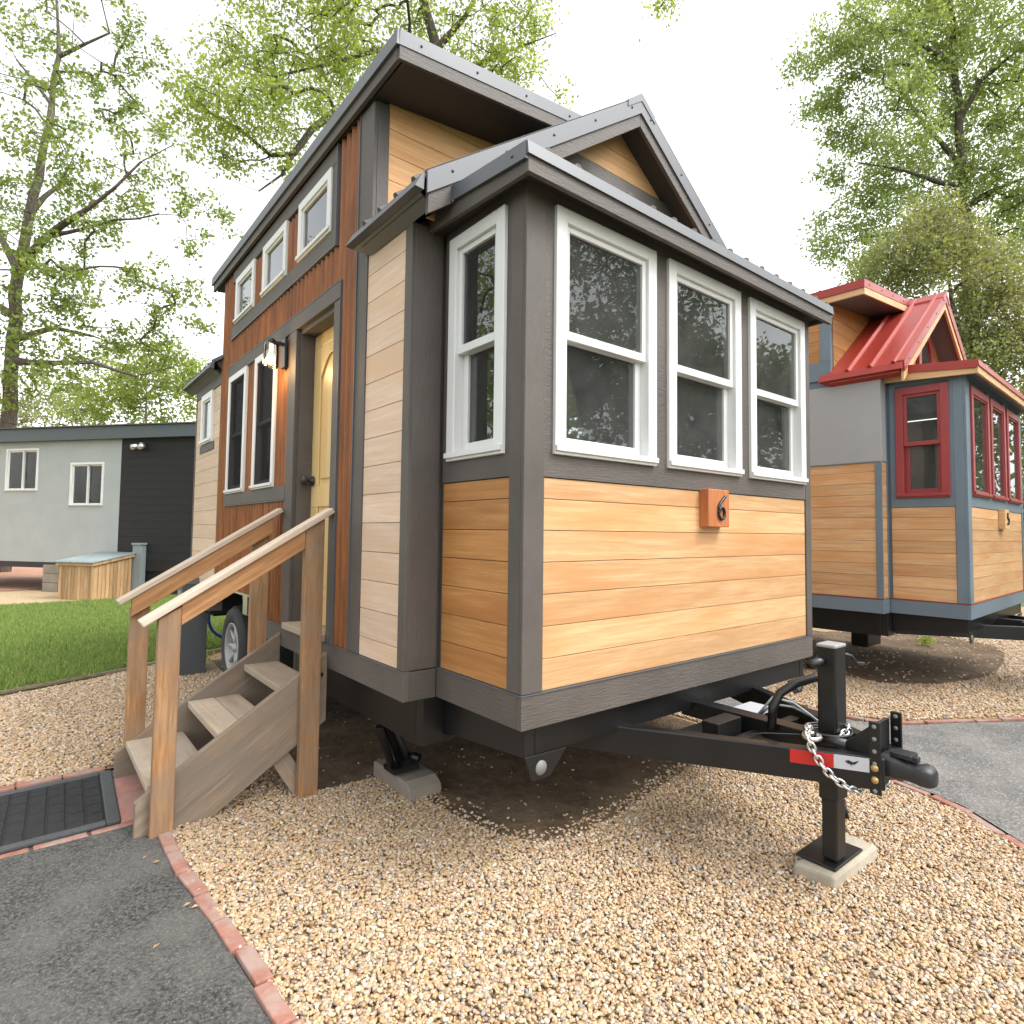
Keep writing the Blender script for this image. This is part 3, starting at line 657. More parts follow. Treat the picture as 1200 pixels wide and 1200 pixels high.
    # dormer fascia
    fm_ = MB(); fm_.prism([(-.035, .112, dz(-.035) + .008), (XR, .112, dz(XR) + .008), (XR, .112, dz(XR) - .062), (-.035, .112, dz(-.035) - .066)], (0, -.014, 0))
    for i in range(4):
        xx = .08 + .32 * i; fm_.lathe([(0, 0), (.006, 0), (.006, .004), (0, .006)], (xx, .098, dz(xx) - .03), (0, -1, 0), 8)
    fm_.hexa([(-.048, .098, dz(0) - .072), (-.035, .098, dz(0) - .072), (-.035, 3.71, dz(0) - .072), (-.048, 3.71, dz(0) - .072), (-.044, .098, dz(0) + .004), (-.030, .098, dz(0) + .004), (-.030, 3.71, dz(0) + .004), (-.044, 3.71, dz(0) + .004)])
    fm_.build('dormer_edge', RF, rf)
    fb_ = MB(); fb_.prism([(-.03, .12, dz(-.03) - .05), (XR, .12, dz(XR) - .05), (XR, .12, dz(XR) - .128), (-.03, .12, dz(-.03) - .131)], (0, -.018, 0)); fb_.box(-.034, -.012, .12, 3.69, dz(0) - .131, dz(0) - .06)
    fb_.build('dormer_fascia', FW, h, .002)
    # bay roof
    bx0, bx1, by = .08, W - .08, -.70; zb0, zb1 = 2.768, 2.835
    br = MB(); slab(br, [(bx0, by, zb0), (bx1, by, zb0), (bx1, -.005, zb1), (bx0, -.005, zb1)], .012)
    brf = br.build('bay_roof', RF, h)
    rb = MB(); roof_ribs(rb, (bx0, by - .004, zb0 - .003), (bx1, by - .004, zb0 - .003), (bx0, -.01, zb1), (bx1, -.01, zb1), .152, .02, .10, .024)
    rb.build('roof_rib', 'ribbrown' if main else RF, brf)
    bm_ = MB(); bm_.hexa([(bx0 - .006, by - .012, zb0 - .046), (bx1 + .006, by - .012, zb0 - .046), (bx1 + .006, by, zb0 - .046), (bx0 - .006, by, zb0 - .046), (bx0 - .006, by - .006, zb0 + .004), (bx1 + .006, by - .006, zb0 + .004), (bx1 + .006, by + .02, zb0 + .006), (bx0 - .006, by + .02, zb0 + .006)])
    for (xx, s_) in ((bx0, -1), (bx1, 1)):
        bm_.hexa([(xx, by, zb0 - .062), (xx + s_ * .012, by, zb0 - .062), (xx + s_ * .012, -.03, zb1 - .062), (xx, -.03, zb1 - .062), (xx - s_ * .04, by, zb0 + .006), (xx + s_ * .008, by, zb0 + .006), (xx + s_ * .008, -.03, zb1 + .006), (xx - s_ * .04, -.03, zb1 + .006)])
        for yy in (-.62, -.22): bm_.lathe([(0, 0), (.006, 0), (.006, .004), (0, .006)], (xx + s_ * .01, yy, zb0 + .01 - .03), (s_, 0, 0), 8)
    bm_.build('bay_edge', RF, brf)
    bfz = MB(); bfz.box(bx0 + .002, bx1 - .002, by - .002, by + .02, 2.662, zb0 - .03); bfz.hexa([(bx0 + .003, by + .02, 2.662), (bx0 + .022, by + .02, 2.662), (bx0 + .022, -.0, 2.70), (bx0 + .003, -.0, 2.70), (bx0 + .003, by + .02, zb0 - .04), (bx0 + .022, by + .02, zb0 - .04), (bx0 + .022, 0, zb1 - .03), (bx0 + .003, 0, zb1 - .03)])
    bfz.box(bx1 - .022, bx1 - .003, by + .02, 0, 2.68, zb0 - .03); bfz.build('bay_fascia', FW, h, .002)
    bs = MB(); bs.box(bx0 + .023, bx1 - .023, by + .021, -.0, 2.708, 2.72); bs.build('soffit', 'soffit' if main else 'blue', h)
    # ---- number plaque
    pq = MB(); pq.mbox(mF, 1.285, 1.466, 1.396, 1.582, -.008, .045); p_ = pq.build('number_plaque', 'plaque' if main else 'fascia_wood', h, .004)
    dg = MB(); dg.tube((digit_six if main else digit_five)(mF, 1.385, 1.49, .118, .050), .0075, 8, True); dg.build('digit', 'black', p_)
    # ---- trailer chassis
    ch = MB()
    ch.box(.262, W - .262, FB + .036, FB + .09, .516, ZS)
    for x in (.10, W - .16): ch.box(x, x + .06, .062, 1.6, .42, ZS)
    for x in (.40, W - .46): ch.box(x, x + .06, 1.55, L, .44, ZS - .002)
    ch.box(.10, W - .10, 1.601, 1.66, .43, ZS - .004); ch.box(.06, W - .06, 3.66, L - .04, .575, ZS - .004)
    for s_ in (0, 1):
        X = lambda x: x if not s_ else W - x
        ch.prism([(X(.21), FB + .035, ZS), (X(.21), FB + .035, .515), (X(.21), -.1, .475), (X(.21), .0, .455), (X(.21), .0, ZS)], (.05 if not s_ else -.05, 0, 0))
        ch.box(min(X(.10), X(.26)), max(X(.10), X(.26)), .002, .06, .425, ZS)
    for y in (.6, 1.2, 2.4, 3.3): ch.box(.165 if y < 1.5 else .465, W - .165 if y < 1.5 else W - .465, y, y + .05, .53, ZS - .006)
    ch.build('chassis', 'steel', h, .003)
    for s_ in (0, 1):
        X = lambda x: x if not s_ else W - x
        bk = MB(); bk.prism([(X(.205), FB + .028, .52), (X(.42), FB + .028, .515), (X(.335), FB + .028, .425), (X(.245), FB + .028, .425)], (0, .006, 0)); b_ = bk.build('light_bracket', 'steel', h, .002)
        lm = MB(); lm.lathe([(0, -.006), (.020, -.006), (.022, -.003), (.027, -.003), (.028, .0), (0, 0)], (X(.285), FB + .0275, .467), (0, 1, 0), 20); lm.build('marker_light', 'lens', b_)
        # tongue beams (C-channels) running under the chassis to the coupler
        p0 = np.array([X(.42), .05, .472]); p1 = np.array([X(1.235), -1.42, .482])
        board(h, 'tongue_beam', p0, p1, .055, .118, 'steel', side=(1, 0, 0), bevel=.006)
    cb = MB(); cb.box(1.26, 1.34, -1.36, -.5, .475, .55); cb.box(1.0, 1.6, -.93, -.88, .42, .50); cb.box(1.02, 1.20, -.86, -.78, .40, .56); cb.build('crossmember', 'steel', h, .003)
    bx = MB(); bx.box(1.08, 1.50, -.86, -.62, .405, .47); bx.build('battery_tray', 'steelworn', h, .004)
    vp = MB(); vp.box(1.40, 1.62, -.80, -.66, .505, .512); vp.build('id_plate', 'stickwhite', h)
    wr = MB()
    for k in range(2): wr.tube([(1.42 + .02 * k, -.80, .50), (1.47, -.86, .60 - .03 * k), (1.53, -.93, .58 - .02 * k), (1.56, -1.0, .53), (1.50, -1.06, .53)], .006, 6)
    wr.build('wiring', 'zinc' if False else 'pedlight', h)
    # jack
    jk = MB(); jk.box(1.258, 1.358, -1.240, -1.165, .30, .915); jk.box(1.266, 1.350, -1.233, -1.172, .066, .32)
    jack = jk.build('tongue_jack', 'steelworn', h, .008)
    jt = MB(); jt.box(1.256, 1.360, -1.242, -1.163, .905, .920); jt.build('cap', 'rimgrey', jack, .006)
    jp = MB(); jp.box(1.222, 1.475, -1.246, -1.085, .052, .062); jp.build('foot_plate', 'steelworn', jack, .003)
    js = MB(); js.tube([(1.40, -1.185, .85), (1.16, -1.185, .85)], .018, 12); js.build('crank_shaft', 'steel', jack)
    jl = MB(); jl.tube([(1.355, -1.20, .88), (1.41, -1.24, .86), (1.43, -1.25, .83), (1.50, -1.25, .82)], .007, 8); jl.build('pull_pin', 'steelworn', jack); jl = MB(); jl.tube([(1.35, -1.18, .12), (1.385, -1.18, .16), (1.395, -1.18, .22), (1.40, -1.20, .26), (1.385, -1.22, .20)], .012, 8); jl.build('release_lever', 'steelworn', jack)
    hp = MB(); q = [(1.235, -.98, .53), (1.24, -.985, .62), (1.27, -1.0, .68), (1.33, -1.04, .72), (1.40, -1.09, .745), (1.44, -1.13, .75)]
    hp.tube(q, .019, 12); hp.build('crank_handle', 'steel', h)
    # coupler
    cp = MB()
    for x in (1.190, 1.398):
        cp.box(x, x + .012, -1.425, -1.385, .408, .672)
    cp.prism([(1.225, -1.383, .53), (1.225, -1.383, .65), (1.225, -1.25, .53)], (.008, 0, 0)); cp.prism([(1.37, -1.383, .53), (1.37, -1.383, .65), (1.37, -1.25, .53)], (.008, 0, 0))
    cp.box(1.225, 1.38, -1.39, -1.378, .41, .65)
    cpo = cp.build('coupler_plate', 'steel', h, .003)
    for (x, z) in [(x, .655 - .045 * k) for k in range(4) for x in (1.1895, 1.3975)] + [(1.1895, .422)]:
        ho = MB(); ho.lathe([(0, 0), (.008, 0), (.008, .0015), (0, .0015)], (x, -1.405, z), (-1, 0, 0), 10); ho.build('bolt_hole', 'pedlight', cpo)
    bo = MB()
    for z in (.505, .462): bo.lathe([(0, .008), (.012, .007), (.0145, 0), (0, 0)], (1.190, -1.405, z), (-1, 0, 0), 10)
    bo.build('bolt', 'brass', cpo)
    cu = MB(); prof = []
    secs = [(-1.40, .060, .452, .545), (-1.45, .055, .455, .540), (-1.485, .043, .460, .530), (-1.51, .044, .458, .522), (-1.530, .050, .455, .530), (-1.555, .043, .455, .526), (-1.568, .024, .460, .515)]
    vs = []; n = 12
    for (y, w_, z0, z1) in secs:
        for j in range(n):
            t = 2 * PI * j / n; cxx, szz = math.cos(t), math.sin(t); cxx = math.copysign(abs(cxx) ** .6, cxx); szz = math.copysign(abs(szz) ** .6, szz)
            vs.append((1.30 + w_ * cxx, y, (z0 + z1) / 2 + (z1 - z0) / 2 * szz))
    fs = [(i * n + j, i * n + (j + 1) % n, (i + 1) * n + (j + 1) % n, (i + 1) * n + j) for i in range(len(secs) - 1) for j in range(n)] + [tuple(range(n)), tuple(range((len(secs) - 1) * n, len(secs) * n))]
    cu.add(vs, fs, sm=True); cu.box(1.265, 1.335, -1.50, -1.43, .54, .556); cu.box(1.285, 1.315, -1.515, -1.47, .530, .550)
    cu.build('coupler', 'coupler', h, .002)
    if main:
        # reflector tape on the near beam
        R0 = np.array([X0 for X0 in (.42, .05, .465)]); R1 = np.array([1.235, -1.42, .482]); dx = (R1 - R0) / np.linalg.norm(R1 - R0); nrm = np.array([-dx[1], dx[0], 0]); nrm /= np.linalg.norm(nrm)
        if nrm[0] > 0: nrm = -nrm
        def tape(s0, s1, z0, z1, name, mt, par, th=.002, off=.0):
            q = [R0 + dx * s0, R0 + dx * s1]; e = .0275 + off; b = MB()
            b.hexa([np.array([q[0][0], q[0][1], z0]) + nrm * e, np.array([q[1][0], q[1][1], z0]) + nrm * e, np.array([q[1][0], q[1][1], z0]) + nrm * (e + th), np.array([q[0][0], q[0][1], z0]) + nrm * (e + th),
                    np.array([q[0][0], q[0][1], z1]) + nrm * e, np.array([q[1][0], q[1][1], z1]) + nrm * e, np.array([q[1][0], q[1][1], z1]) + nrm * (e + th), np.array([q[0][0], q[0][1], z1]) + nrm * (e + th)])
            return b.build(name, mt, par)
        Lt = np.linalg.norm(R1 - R0)
        t1 = tape(Lt - .322, Lt - .170, .484, .5345, 'reflector_tape', 'stickred', h); t2 = tape(Lt - .170, Lt - .052, .485, .5355, 'reflector_tape', 'stickwhite', h)
        mk = MB(); mkp = [(-.022, .006), (-.010, .010), (.004, .004), (.014, .008), (.024, .012), (.016, .002), (.010, -.004), (.0, -.004), (.002, -.012), (-.004, -.005), (-.014, -.002)]
        cs_ = R0 + dx * (Lt - .11); mk.prism([cs_ * np.array([1, 1, 0]) + dx * a * np.array([1, 1, 0]) + np.array([0, 0, .511 + b]) + nrm * .0297 for a, b in mkp], nrm * .001); mk.build('mark', 'black', t2)
        # safety chain hooked on the jack
        def chain(pts, lk=.036, wr_=.0048, wid=.012, name='safety_chain'):
            P = [np.array(p, float) for p in pts]; cum = [0]
            for a, b in zip(P, P[1:]): cum.append(cum[-1] + np.linalg.norm(b - a))
            def ev(s):
                for i in range(len(P) - 1):
                    if s <= cum[i + 1]: f = (s - cum[i]) / (cum[i + 1] - cum[i]); return P[i] + (P[i + 1] - P[i]) * f
                return P[-1]
            b = MB(); s = 0; k = 0
            while s < cum[-1] - lk * .6:
                p = ev(s); q = ev(min(s + lk * .8, cum[-1])); t = (q - p) / (np.linalg.norm(q - p) + 1e-9); u = np.cross(t, [0.3, .2, 1]); u /= np.linalg.norm(u); v = np.cross(t, u)
                side = u * .8 + v * .6 if k % 2 else u * -.6 + v * .8; c = (p + q) / 2; loop = []
                for j in range(15):
                    w_ = 2 * PI * j / 14; cc_, ss_ = math.cos(w_), math.sin(w_); loop.append(c + t * (lk * .5 * math.copysign(abs(cc_) ** .8, cc_)) + side * wid * ss_)
                b.tube(loop, wr_, 6, False); s += lk * .72; k += 1
            return b.build(name, 'zinc', h)
        chain([(1.19, -1.17, .60), (1.13, -1.185, .605), (1.075, -1.21, .60), (1.073, -1.222, .567), (1.082, -1.238, .528), (1.095, -1.262, .485), (1.111, -1.291, .452), (1.125, -1.316, .435), (1.15, -1.34, .415), (1.22, -1.35, .40)])
        chain([(1.26, -1.25, .56), (1.33, -1.26, .585), (1.38, -1.22, .58), (1.40, -1.15, .56)])
        chain([(1.30, -1.34, .39), (1.36, -1.38, .385), (1.42, -1.36, .40)], .03)
        hk = MB(); lp = [np.array([1.135 + .036 * math.cos(t), -1.20 + .026 * math.sin(t), .578 + .004 * math.sin(t)]) for t in np.linspace(.3, 6.0, 18)]
        hk.tube(lp, .0095, 8); hk.build('hook', 'zinc', h)
        cl = MB()
        for r_ in (.072, .080, .076): cl.tube([(1.305 + r_ * 1.05 * math.cos(t), -1.185 + r_ * 1.1 * math.sin(t), .548 + (r_ - .072) * 2.2) for t in np.linspace(0, 2 * PI, 25)], .006, 6, False)
        cl.tube([(1.235, -1.20, .545), (1.232, -1.29, .548)], .021, 10); cl.tube([(1.235, -1.15, .55), (1.15, -1.0, .535), (1.10, -.95, .525)], .003, 5)
        cl.build('brake_cable', 'coupler', h)
        # stabiliser jack
        sj = MB(); dzj = -.012; sj.tube([(.20, .50, .50), (.19, .58, .40), (.33, .62, .13)], .022, 8); sj.tube([(.24, .66, .42), (.36, .60, .15)], .03, 10); sj.tube([(.17, .56, .36), (.27, .60, .12)], .02, 8); sj.box(.25, .40, .54, .66, .100, .125)
        sj.lathe([(0, -.02), (.022, -.02), (.026, .0), (.026, .03), (0, .03)], (.375, .55, .165), (.5, -.8, -.2), 10)
        sj.build('stabiliser_jack', 'steel', h, .002)
        # wheels
        fe = MB(); fe.box(.318, .328, 1.9, 3.66, .45, .90); fe.box(.02, .317, 1.9, 3.66, .888, .90); fe.box(.02, .317, 1.90, 1.915, .60, .887); fe.box(.02, .317, 3.625, 3.64, .60, .887); fe.build('fender', 'black', h)
        for yw in (3.05, 2.25):
            c = np.array([.06, yw, .385])
            ty = MB(); pr = [(.19, -.055), (.215, -.09), (.27, -.105), (.315, -.092), (.333, -.06), (.338, 0), (.333, .06), (.315, .092), (.27, .105), (.215, .09), (.19, .055)]
            ty.lathe(pr, c + np.array([.10, 0, 0]), (1, 0, 0), 40)
            wh = thing_part('wheel', h, ty, 'rubber')
            tr = MB()
            for k in range(44):
                for (d0_, d1_, sh) in ((-.066, -.036, 0), (-.030, .030, .5), (.036, .066, 0)):
                    t = 2 * PI * (k + sh) / 44; ca, sa = math.cos(t), math.sin(t); rr0, rr1 = .328, .3425 if abs(d0_) < .04 else .339
                    dt = .05
                    P = [c + np.array([.10 + d, r_ * math.cos(t + e), r_ * math.sin(t + e)]) for r_ in (rr0, rr1) for d, e in ((d0_, -dt), (d1_, -dt), (d1_, dt), (d0_, dt))]
                    tr.hexa(P)
            tr.build('tread', 'rubber', wh)
            rm = MB(); rm.lathe([(.0, -.01), (.07, -.012), (.12, -.02), (.165, -.01), (.180, -.055), (.188, -.088), (.198, -.096), (.206, -.092), (.200, -.07)], c + np.array([.10, 0, 0]), (1, 0, 0), 32)
            for k in range(8):
                t = 2 * PI * k / 8; ca, sa = math.cos(t), math.sin(t); rm.tube([c + np.array([.10 - .045, .04 * ca, .04 * sa]), c + np.array([.10 - .06, .182 * ca, .182 * sa])], [.022, .017], 6)
            rm.lathe([(0, -.085), (.03, -.08), (.042, -.06), (.045, -.0), (0, .0)], c + np.array([.10, 0, 0]), (1, 0, 0), 16)
            rm.build('rim', 'rimgrey', wh)
        # wall lamp
        lp = MB(); lp.mbox(mL, 1.628, 1.712, 2.41, 2.60, .006, .024); lp.mbox(mL, 1.655, 1.685, 2.555, 2.575, .026, .115); lp.lathe([(0, 2.552), (.022, 2.552), (.026, 2.575), (.014, 2.59), (0, 2.592)], (-.095, 1.67, 0), (0, 0, 1), 20)
        for t in np.linspace(0, 2 * PI, 5)[:-1]: lp.tube([(-.095 + .046 * math.cos(t), 1.67 + .046 * math.sin(t), 2.41), (-.095 + .046 * math.cos(t), 1.67 + .046 * math.sin(t), 2.555)], .003, 6)
        lamp = lp.build('wall_lamp', 'lampmetal', h, .003)
        g = MB(); g.lathe([(.043, 2.40), (.043, 2.552), (.0405, 2.552), (.0405, 2.40)], (-.095, 1.67, 0), (0, 0, 1), 24); g.build('glass', 'glassc', lamp)
        b = MB(); b.lathe([(0, 2.415), (.018, 2.422), (.027, 2.445), (.024, 2.47), (.012, 2.50), (.012, 2.55), (0, 2.55)], (-.095, 1.67, 0), (0, 0, 1), 16); b.build('bulb', 'bulb', lamp)
    h.location = loc; h.rotation_euler = (0, 0, yaw)
    return h
def thing_part(name, parent, mb, mat): return mb.build(name, mat, parent)

house = tiny_house('cedar and rusted steel tiny house on wheels with white windows and number 6 plaque', 'main', (0, 0, 0), 0)
house2 = tiny_house('tiny house with red metal roof, red window frames and blue grey trim', 'red', (4.585, -.22, .046), .0369)
ld = bpy.data.lights.new('lamp_glow', 'POINT'); ld.energy = 7; ld.color = (1, .66, .3); ld.shadow_soft_size = .03
lo = bpy.data.objects.new('lamp_glow', ld); COL.objects.link(lo); lo.location = (-.15, 1.67, 2.43)

# ------------------------------------------------------------------ wooden steps
st = thing('wooden_steps', (-.42, 1.24, 0), 'grey weathered wooden steps with orange timber handrails leading to the pine door', 'steps')
TH = math.atan2(.56, .80); RX = np.array([[math.cos(TH), 0, -math.sin(TH)], [0, 1, 0], [math.sin(TH), 0, math.cos(TH)]])
for y in (.835, 1.61):
    sm = MB(); P = [(-.845, 0), (-.845, .148), (-.79, .188), (.0, .71), (.0, .355), (-.545, .0)]
    sm.prism([(x, y, z) for x, z in P], (0, .04, 0)); sm.build('stringer', 'step', st, .003, rot=RX)
for k, (x, z) in enumerate(((-.80, .205), (-.508, .37), (-.213, .54))):
    tm = MB(); tm.box(x, x + .137, .876, 1.609, z - .036, z, rnd.random()); tm.box(x + .141, min(x + .275, -.012), .876, 1.609, z - .036, z - .001, rnd.random()); tm.build('tread', 'tread', st, .004)
def post(x0, x1, y0, y1, zl, zr, z0=0.0):
    c = np.array([(x0 + x1) / 2, (y0 + y1) / 2, (z0 + zl) / 2]); mb = MB()
    P = [(x0, y0, z0), (x1, y0, z0), (x1, y1, z0), (x0, y1, z0), (x0, y0, zl), (x1, y0, zr), (x1, y1, zr), (x0, y1, zl)]
    mb.hexa(P); R = np.array([[0, 0, 1.], [0, 1., 0], [-1., 0, 0]]); R = R if np.linalg.det(R) > 0 else -R
    mb.build('post', 'post', st, .004, rot=R, org=c)
post(-.792, -.702, .785, .832, .955, 1.005); post(-.150, -.052, .785, .832, 1.362, 1.418)
post(-.800, -.708, 1.651, 1.70, .915, .97); post(-.172, -.072, 1.651, 1.70, 1.33, 1.38)
for (ya, yb, (xa, za), (xb, zb_)) in ((.765, .855, (-.858, .938), (-.012, 1.466)), (1.60, 1.69, (-.862, .950), (-.012, 1.486))):
    d = np.array([xb - xa, 0, zb_ - za]); d /= np.linalg.norm(d); up = np.array([-d[2], 0, d[0]])
    ym = (ya + yb) / 2
    board(st, 'handrail', np.array([xa, ym, za]) , np.array([xb, ym, zb_]), yb - ya, .03, 'railcap', bevel=.006)
    sl_ = (zb_ - za) / (xb - xa); zl = lambda x: za + sl_ * (x - xa) - .0185
    u0, u1, v0, v1 = (-.701, -.151, .790, .827) if ym < 1 else (-.800, -.068, 1.612, 1.650)
    pm = MB(); pm.prism([(u0, v0, zl(u0) - .098), (u1, v0, zl(u1) - .098), (u1, v0, zl(u1)), (u0, v0, zl(u0))], (0, v1 - v0, 0)); th_ = math.atan(sl_)
    pm.build('rail_board', 'railboard', st, .003, rot=np.array([[math.cos(th_), 0, -math.sin(th_)], [0, 1, 0], [math.sin(th_), 0, math.cos(th_)]]))
bl = MB(); bl.lathe([(0, 0), (.012, 0), (.012, .006), (0, .008)], (-.035, .834, .60), (0, -1, 0), 10); bl.build('bolt', 'steelworn', st)
nb = board(st, 'brace', (-.26, .90, .27), (-.11, .86, .02), .04, .09, 'step')

# ------------------------------------------------------------------ ground, paths, edging
def sheet(name, poly, z, mat, sub=0):
    bm = bmesh.new(); vs = [bm.verts.new((x, y, z)) for x, y in poly]; bm.faces.new(vs)
    bm.normal_update(); bmesh.ops.triangulate(bm, faces=bm.faces[:], ngon_method='EAR_CLIP')
    me = bpy.data.meshes.new(name); bm.normal_update(); bm.to_mesh(me); bm.free()
    for p in me.polygons:
        if p.normal.z < 0: p.flip()
    me.materials.append(M[mat]); o = bpy.data.objects.new(name, me); COL.objects.link(o); o['kind'] = 'structure'
    at_ = me.attributes.new('rnd', 'FLOAT', 'FACE')
    return o
N = 72
sheet('ground', [(1500 * math.cos(2 * PI * k / N), 1500 * math.sin(2 * PI * k / N)) for k in range(N)], -.03, 'farground')
brickL = [(-.735, .79), (-.735, .42), (-.685, .015), (-.65, -.55), (-.60, -1.1), (-.52, -1.8), (-.40, -2.6), (-.25, -3.6)]
arcN = [(1.2, -3.6), (1.75, -2.3), (2.16, -1.637), (2.40, -1.34), (2.50, -1.0), (2.62, -.5), (2.70, .1), (2.74, 1.5), (2.74, 9.0)]       # near edge of the pale path
arcF = [(3.52, 9.0), (3.55, 1.5), (3.52, .3), (3.54, -.37), (3.75, -.66), (4.10, -.86), (4.566, -1.173), (5.4, -1.62), (6.6, -2.1), (8.5, -2.7), (14, -4.2)]
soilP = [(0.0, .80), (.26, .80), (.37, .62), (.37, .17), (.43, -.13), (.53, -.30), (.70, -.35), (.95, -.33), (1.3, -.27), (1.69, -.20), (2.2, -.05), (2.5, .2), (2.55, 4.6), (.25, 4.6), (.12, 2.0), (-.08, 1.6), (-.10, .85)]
zoneA = brickL + arcN[:-1] + [(2.74, 5.5), (-.3, 5.5), (-.3, 4.3), (-.02, 4.3), (.12, 2.0), (-.08, 1.6), (-.10, .85)] 
sheet('gravel_bed', [(-.72, .86)] + brickL + arcN[:-1] + [(2.74, 5.2), (.4, 5.2), (-3.4, 3.45), (-3.4, 1.86), (-.72, 1.86)], -.006, 'gravelbed')
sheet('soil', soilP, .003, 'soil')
sheet('asphalt_path', [(-.745, .98), (-.76, .42), (-.71, .015), (-.675, -.55), (-.625, -1.1), (-.545, -1.8), (-.425, -2.6), (-.275, -3.6), (-.2, -8), (-9, -8), (-9, .98)], .004, 'asphalt')
sheet('mat_base', [(-.72, .98), (-9, .98), (-9, 1.80), (-.72, 1.80)], .0, 'asphalt')
sheet('asphalt_path', [(p[0] + .05, p[1]) for p in arcN] + [(p[0] - .05, p[1] - .04) for p in arcF] + [(14, -8), (1.25, -8)], .004, 'asphalt2')
gC = arcF + [(14, 3), (9, 2.5), (6.5, 6), (4.8, 9)]
sheet('gravel_bed', gC, -.004, 'gravelbed')
soil_shadow2 = [(4.9, .2), (4.9, -.1), (5.25, -.42), (6.0, -.62), (6.9, -.55), (7.6, -.40), (8.1, -.2), (8.7, .2), (8.6, 1.2), (7.5, 1.6), (7.4, 5), (4.9, 5)]  # bare soil under the red house; its dark oval also paints the house's shadow
sheet('soil', soil_shadow2, .003, 'soil')
sheet('lawn', [(-9, 2.1), (-1.60, 4.05), (-.74, 4.42), (.30, 5.06), (3.0, 6.3), (4.2, 11.0), (.9, 11.35), (-.15, 11.22), (-1.6, 11.1), (-9, 10.6)], .01, 'lawnbase')
sheet('gravel_bed', [(-9, 10.62), (-1.6, 11.13), (-.15, 11.25), (.9, 11.38), (4.2, 11.05), (6, 20), (-9, 20)], .0, 'gravelfar')
sheet('earth_path', [(-14, 15.6), (-4, 14.2), (3, 15), (4, 24), (-14, 27)], .012, 'redearth')
sheet('lawn', [(8.6, 1.3), (14, 3.1), (40, 4), (40, 40), (9, 40), (7.6, 6)], -.01, 'lawnbase')

def edging(name, pts, w, hgt, Lb, mat='brick', z=.0, gap=.012, jit=.008):
    mb = MB(); P = [np.array([*p, 0.]) for p in pts]; cum = [0]
    for a, b in zip(P, P[1:]): cum.append(cum[-1] + np.linalg.norm(b - a))
    def ev(s):
        for i in range(len(P) - 1):
            if s <= cum[i + 1]: f = (s - cum[i]) / (cum[i + 1] - cum[i]); return P[i] + (P[i + 1] - P[i]) * f
        return P[-1]
    s = 0
    while s < cum[-1] - Lb * .4:
        a, b = ev(s), ev(min(s + Lb - gap, cum[-1])); t = (b - a) / (np.linalg.norm(b - a) + 1e-9); n = np.array([-t[1], t[0], 0]) * w / 2; j = np.array([rnd.uniform(-jit, jit), rnd.uniform(-jit, jit), 0]); hz = z + hgt + rnd.uniform(-.004, .003)
        q = [a - n + j, b - n + j, b + n + j, a + n + j]; mb.hexa([p + np.array([0, 0, -.03]) for p in q] + [p + np.array([0, 0, hz + rnd.uniform(-.002, .002)]) for p in q]); s += Lb
    o = mb.build(name, mat, None, .005); o['kind'] = 'structure'; return o
edging('brick_edging', brickL, .052, .016, .20)
edging('brick_edging', arcN, .045, .010, .21); edging('brick_edging', arcF, .045, .010, .21)
edging('brick_edging', [(-.86, 1.835), (-1.6, 1.82), (-4, 1.79)], .055, .016, .20); edging('brick_edging', [(-.80, 1.022), (-1.6, .995), (-4, .95)], .05, .006, .20, jit=.004)
edging('lawn_edging', [(-9, 2.07), (-1.60, 4.02), (-.74, 4.39), (.30, 5.03), (3.0, 6.27)], .03, .035, 1.8, 'step', gap=.004, jit=.002)
edging('lawn_edging', [(-9, 10.63), (-1.6, 11.13), (-.15, 11.25), (.9, 11.38), (4.2, 11.03)], .04, .03, 1.8, 'step', gap=.004, jit=.002)
pv = MB(); pv.hexa([(-.872, 1.02, -.02), (-.72, 1.02, -.02), (-.70, 1.60, -.02), (-.845, 1.70, -.02), (-.872, 1.02, .018), (-.72, 1.02, .018), (-.70, 1.60, .018), (-.845, 1.70, .018)])
tag(pv.build('paver', 'paver', None, .005), 'pinkish flat paving slab between the black mat and the wooden steps', 'paving slab')

# doormat
dmat = thing('doormat', (-1.36, 1.37, .02), 'black rubber doormat with a brick pattern on the path below the steps', 'doormat')
c0 = np.array([-.872, 1.03]); c1 = np.array([-.845, 1.745]); ax = np.array([-1., -.035]); ax /= np.linalg.norm(ax)
ay = (c1 - c0) / np.linalg.norm(c1 - c0); LX, LY = 1.05, np.linalg.norm(c1 - c0)
def mt(u, v, z): p = c0 + ax * u + ay * v; return (p[0], p[1], z)
b = MB()
for (u0, u1, v0, v1) in ((0, .055, 0, LY), (LX - .055, LX, 0, LY), (.055, LX - .055, 0, .04), (.055, LX - .055, LY - .04, LY)):
    b.hexa([mt(*q, .006) for q in ((u0, v0), (u1, v0), (u1, v1), (u0, v1))] + [mt(*q, .026) for q in ((u0, v0), (u1, v0), (u1, v1), (u0, v1))])
b.build('rim', 'matrim', dmat, .006)
b = MB(); b.hexa([mt(*q, .006) for q in ((.05, .035), (LX - .05, .035), (LX - .05, LY - .035), (.05, LY - .035))] + [mt(*q, .017) for q in ((.05, .035), (LX - .05, .035), (LX - .05, LY - .035), (.05, LY - .035))])
nu = 0; u = .062
while u < LX - .10:
    v = .047 - (.055 if nu % 2 else 0)
    while v < LY - .06:
        v0, v1 = max(v, .047), min(v + .105, LY - .047)
        if v1 - v0 > .02: b.hexa([mt(*q, .017) for q in ((u, v0), (u + .064, v0), (u + .064, v1), (u, v1))] + [mt(*q, .0225) for q in ((u + .003, v0 + .003), (u + .061, v0 + .003), (u + .061, v1 - .003), (u + .003, v1 - .003))])
        v += .113
    u += .072; nu += 1
b.build('tread_panel', 'mat', dmat)

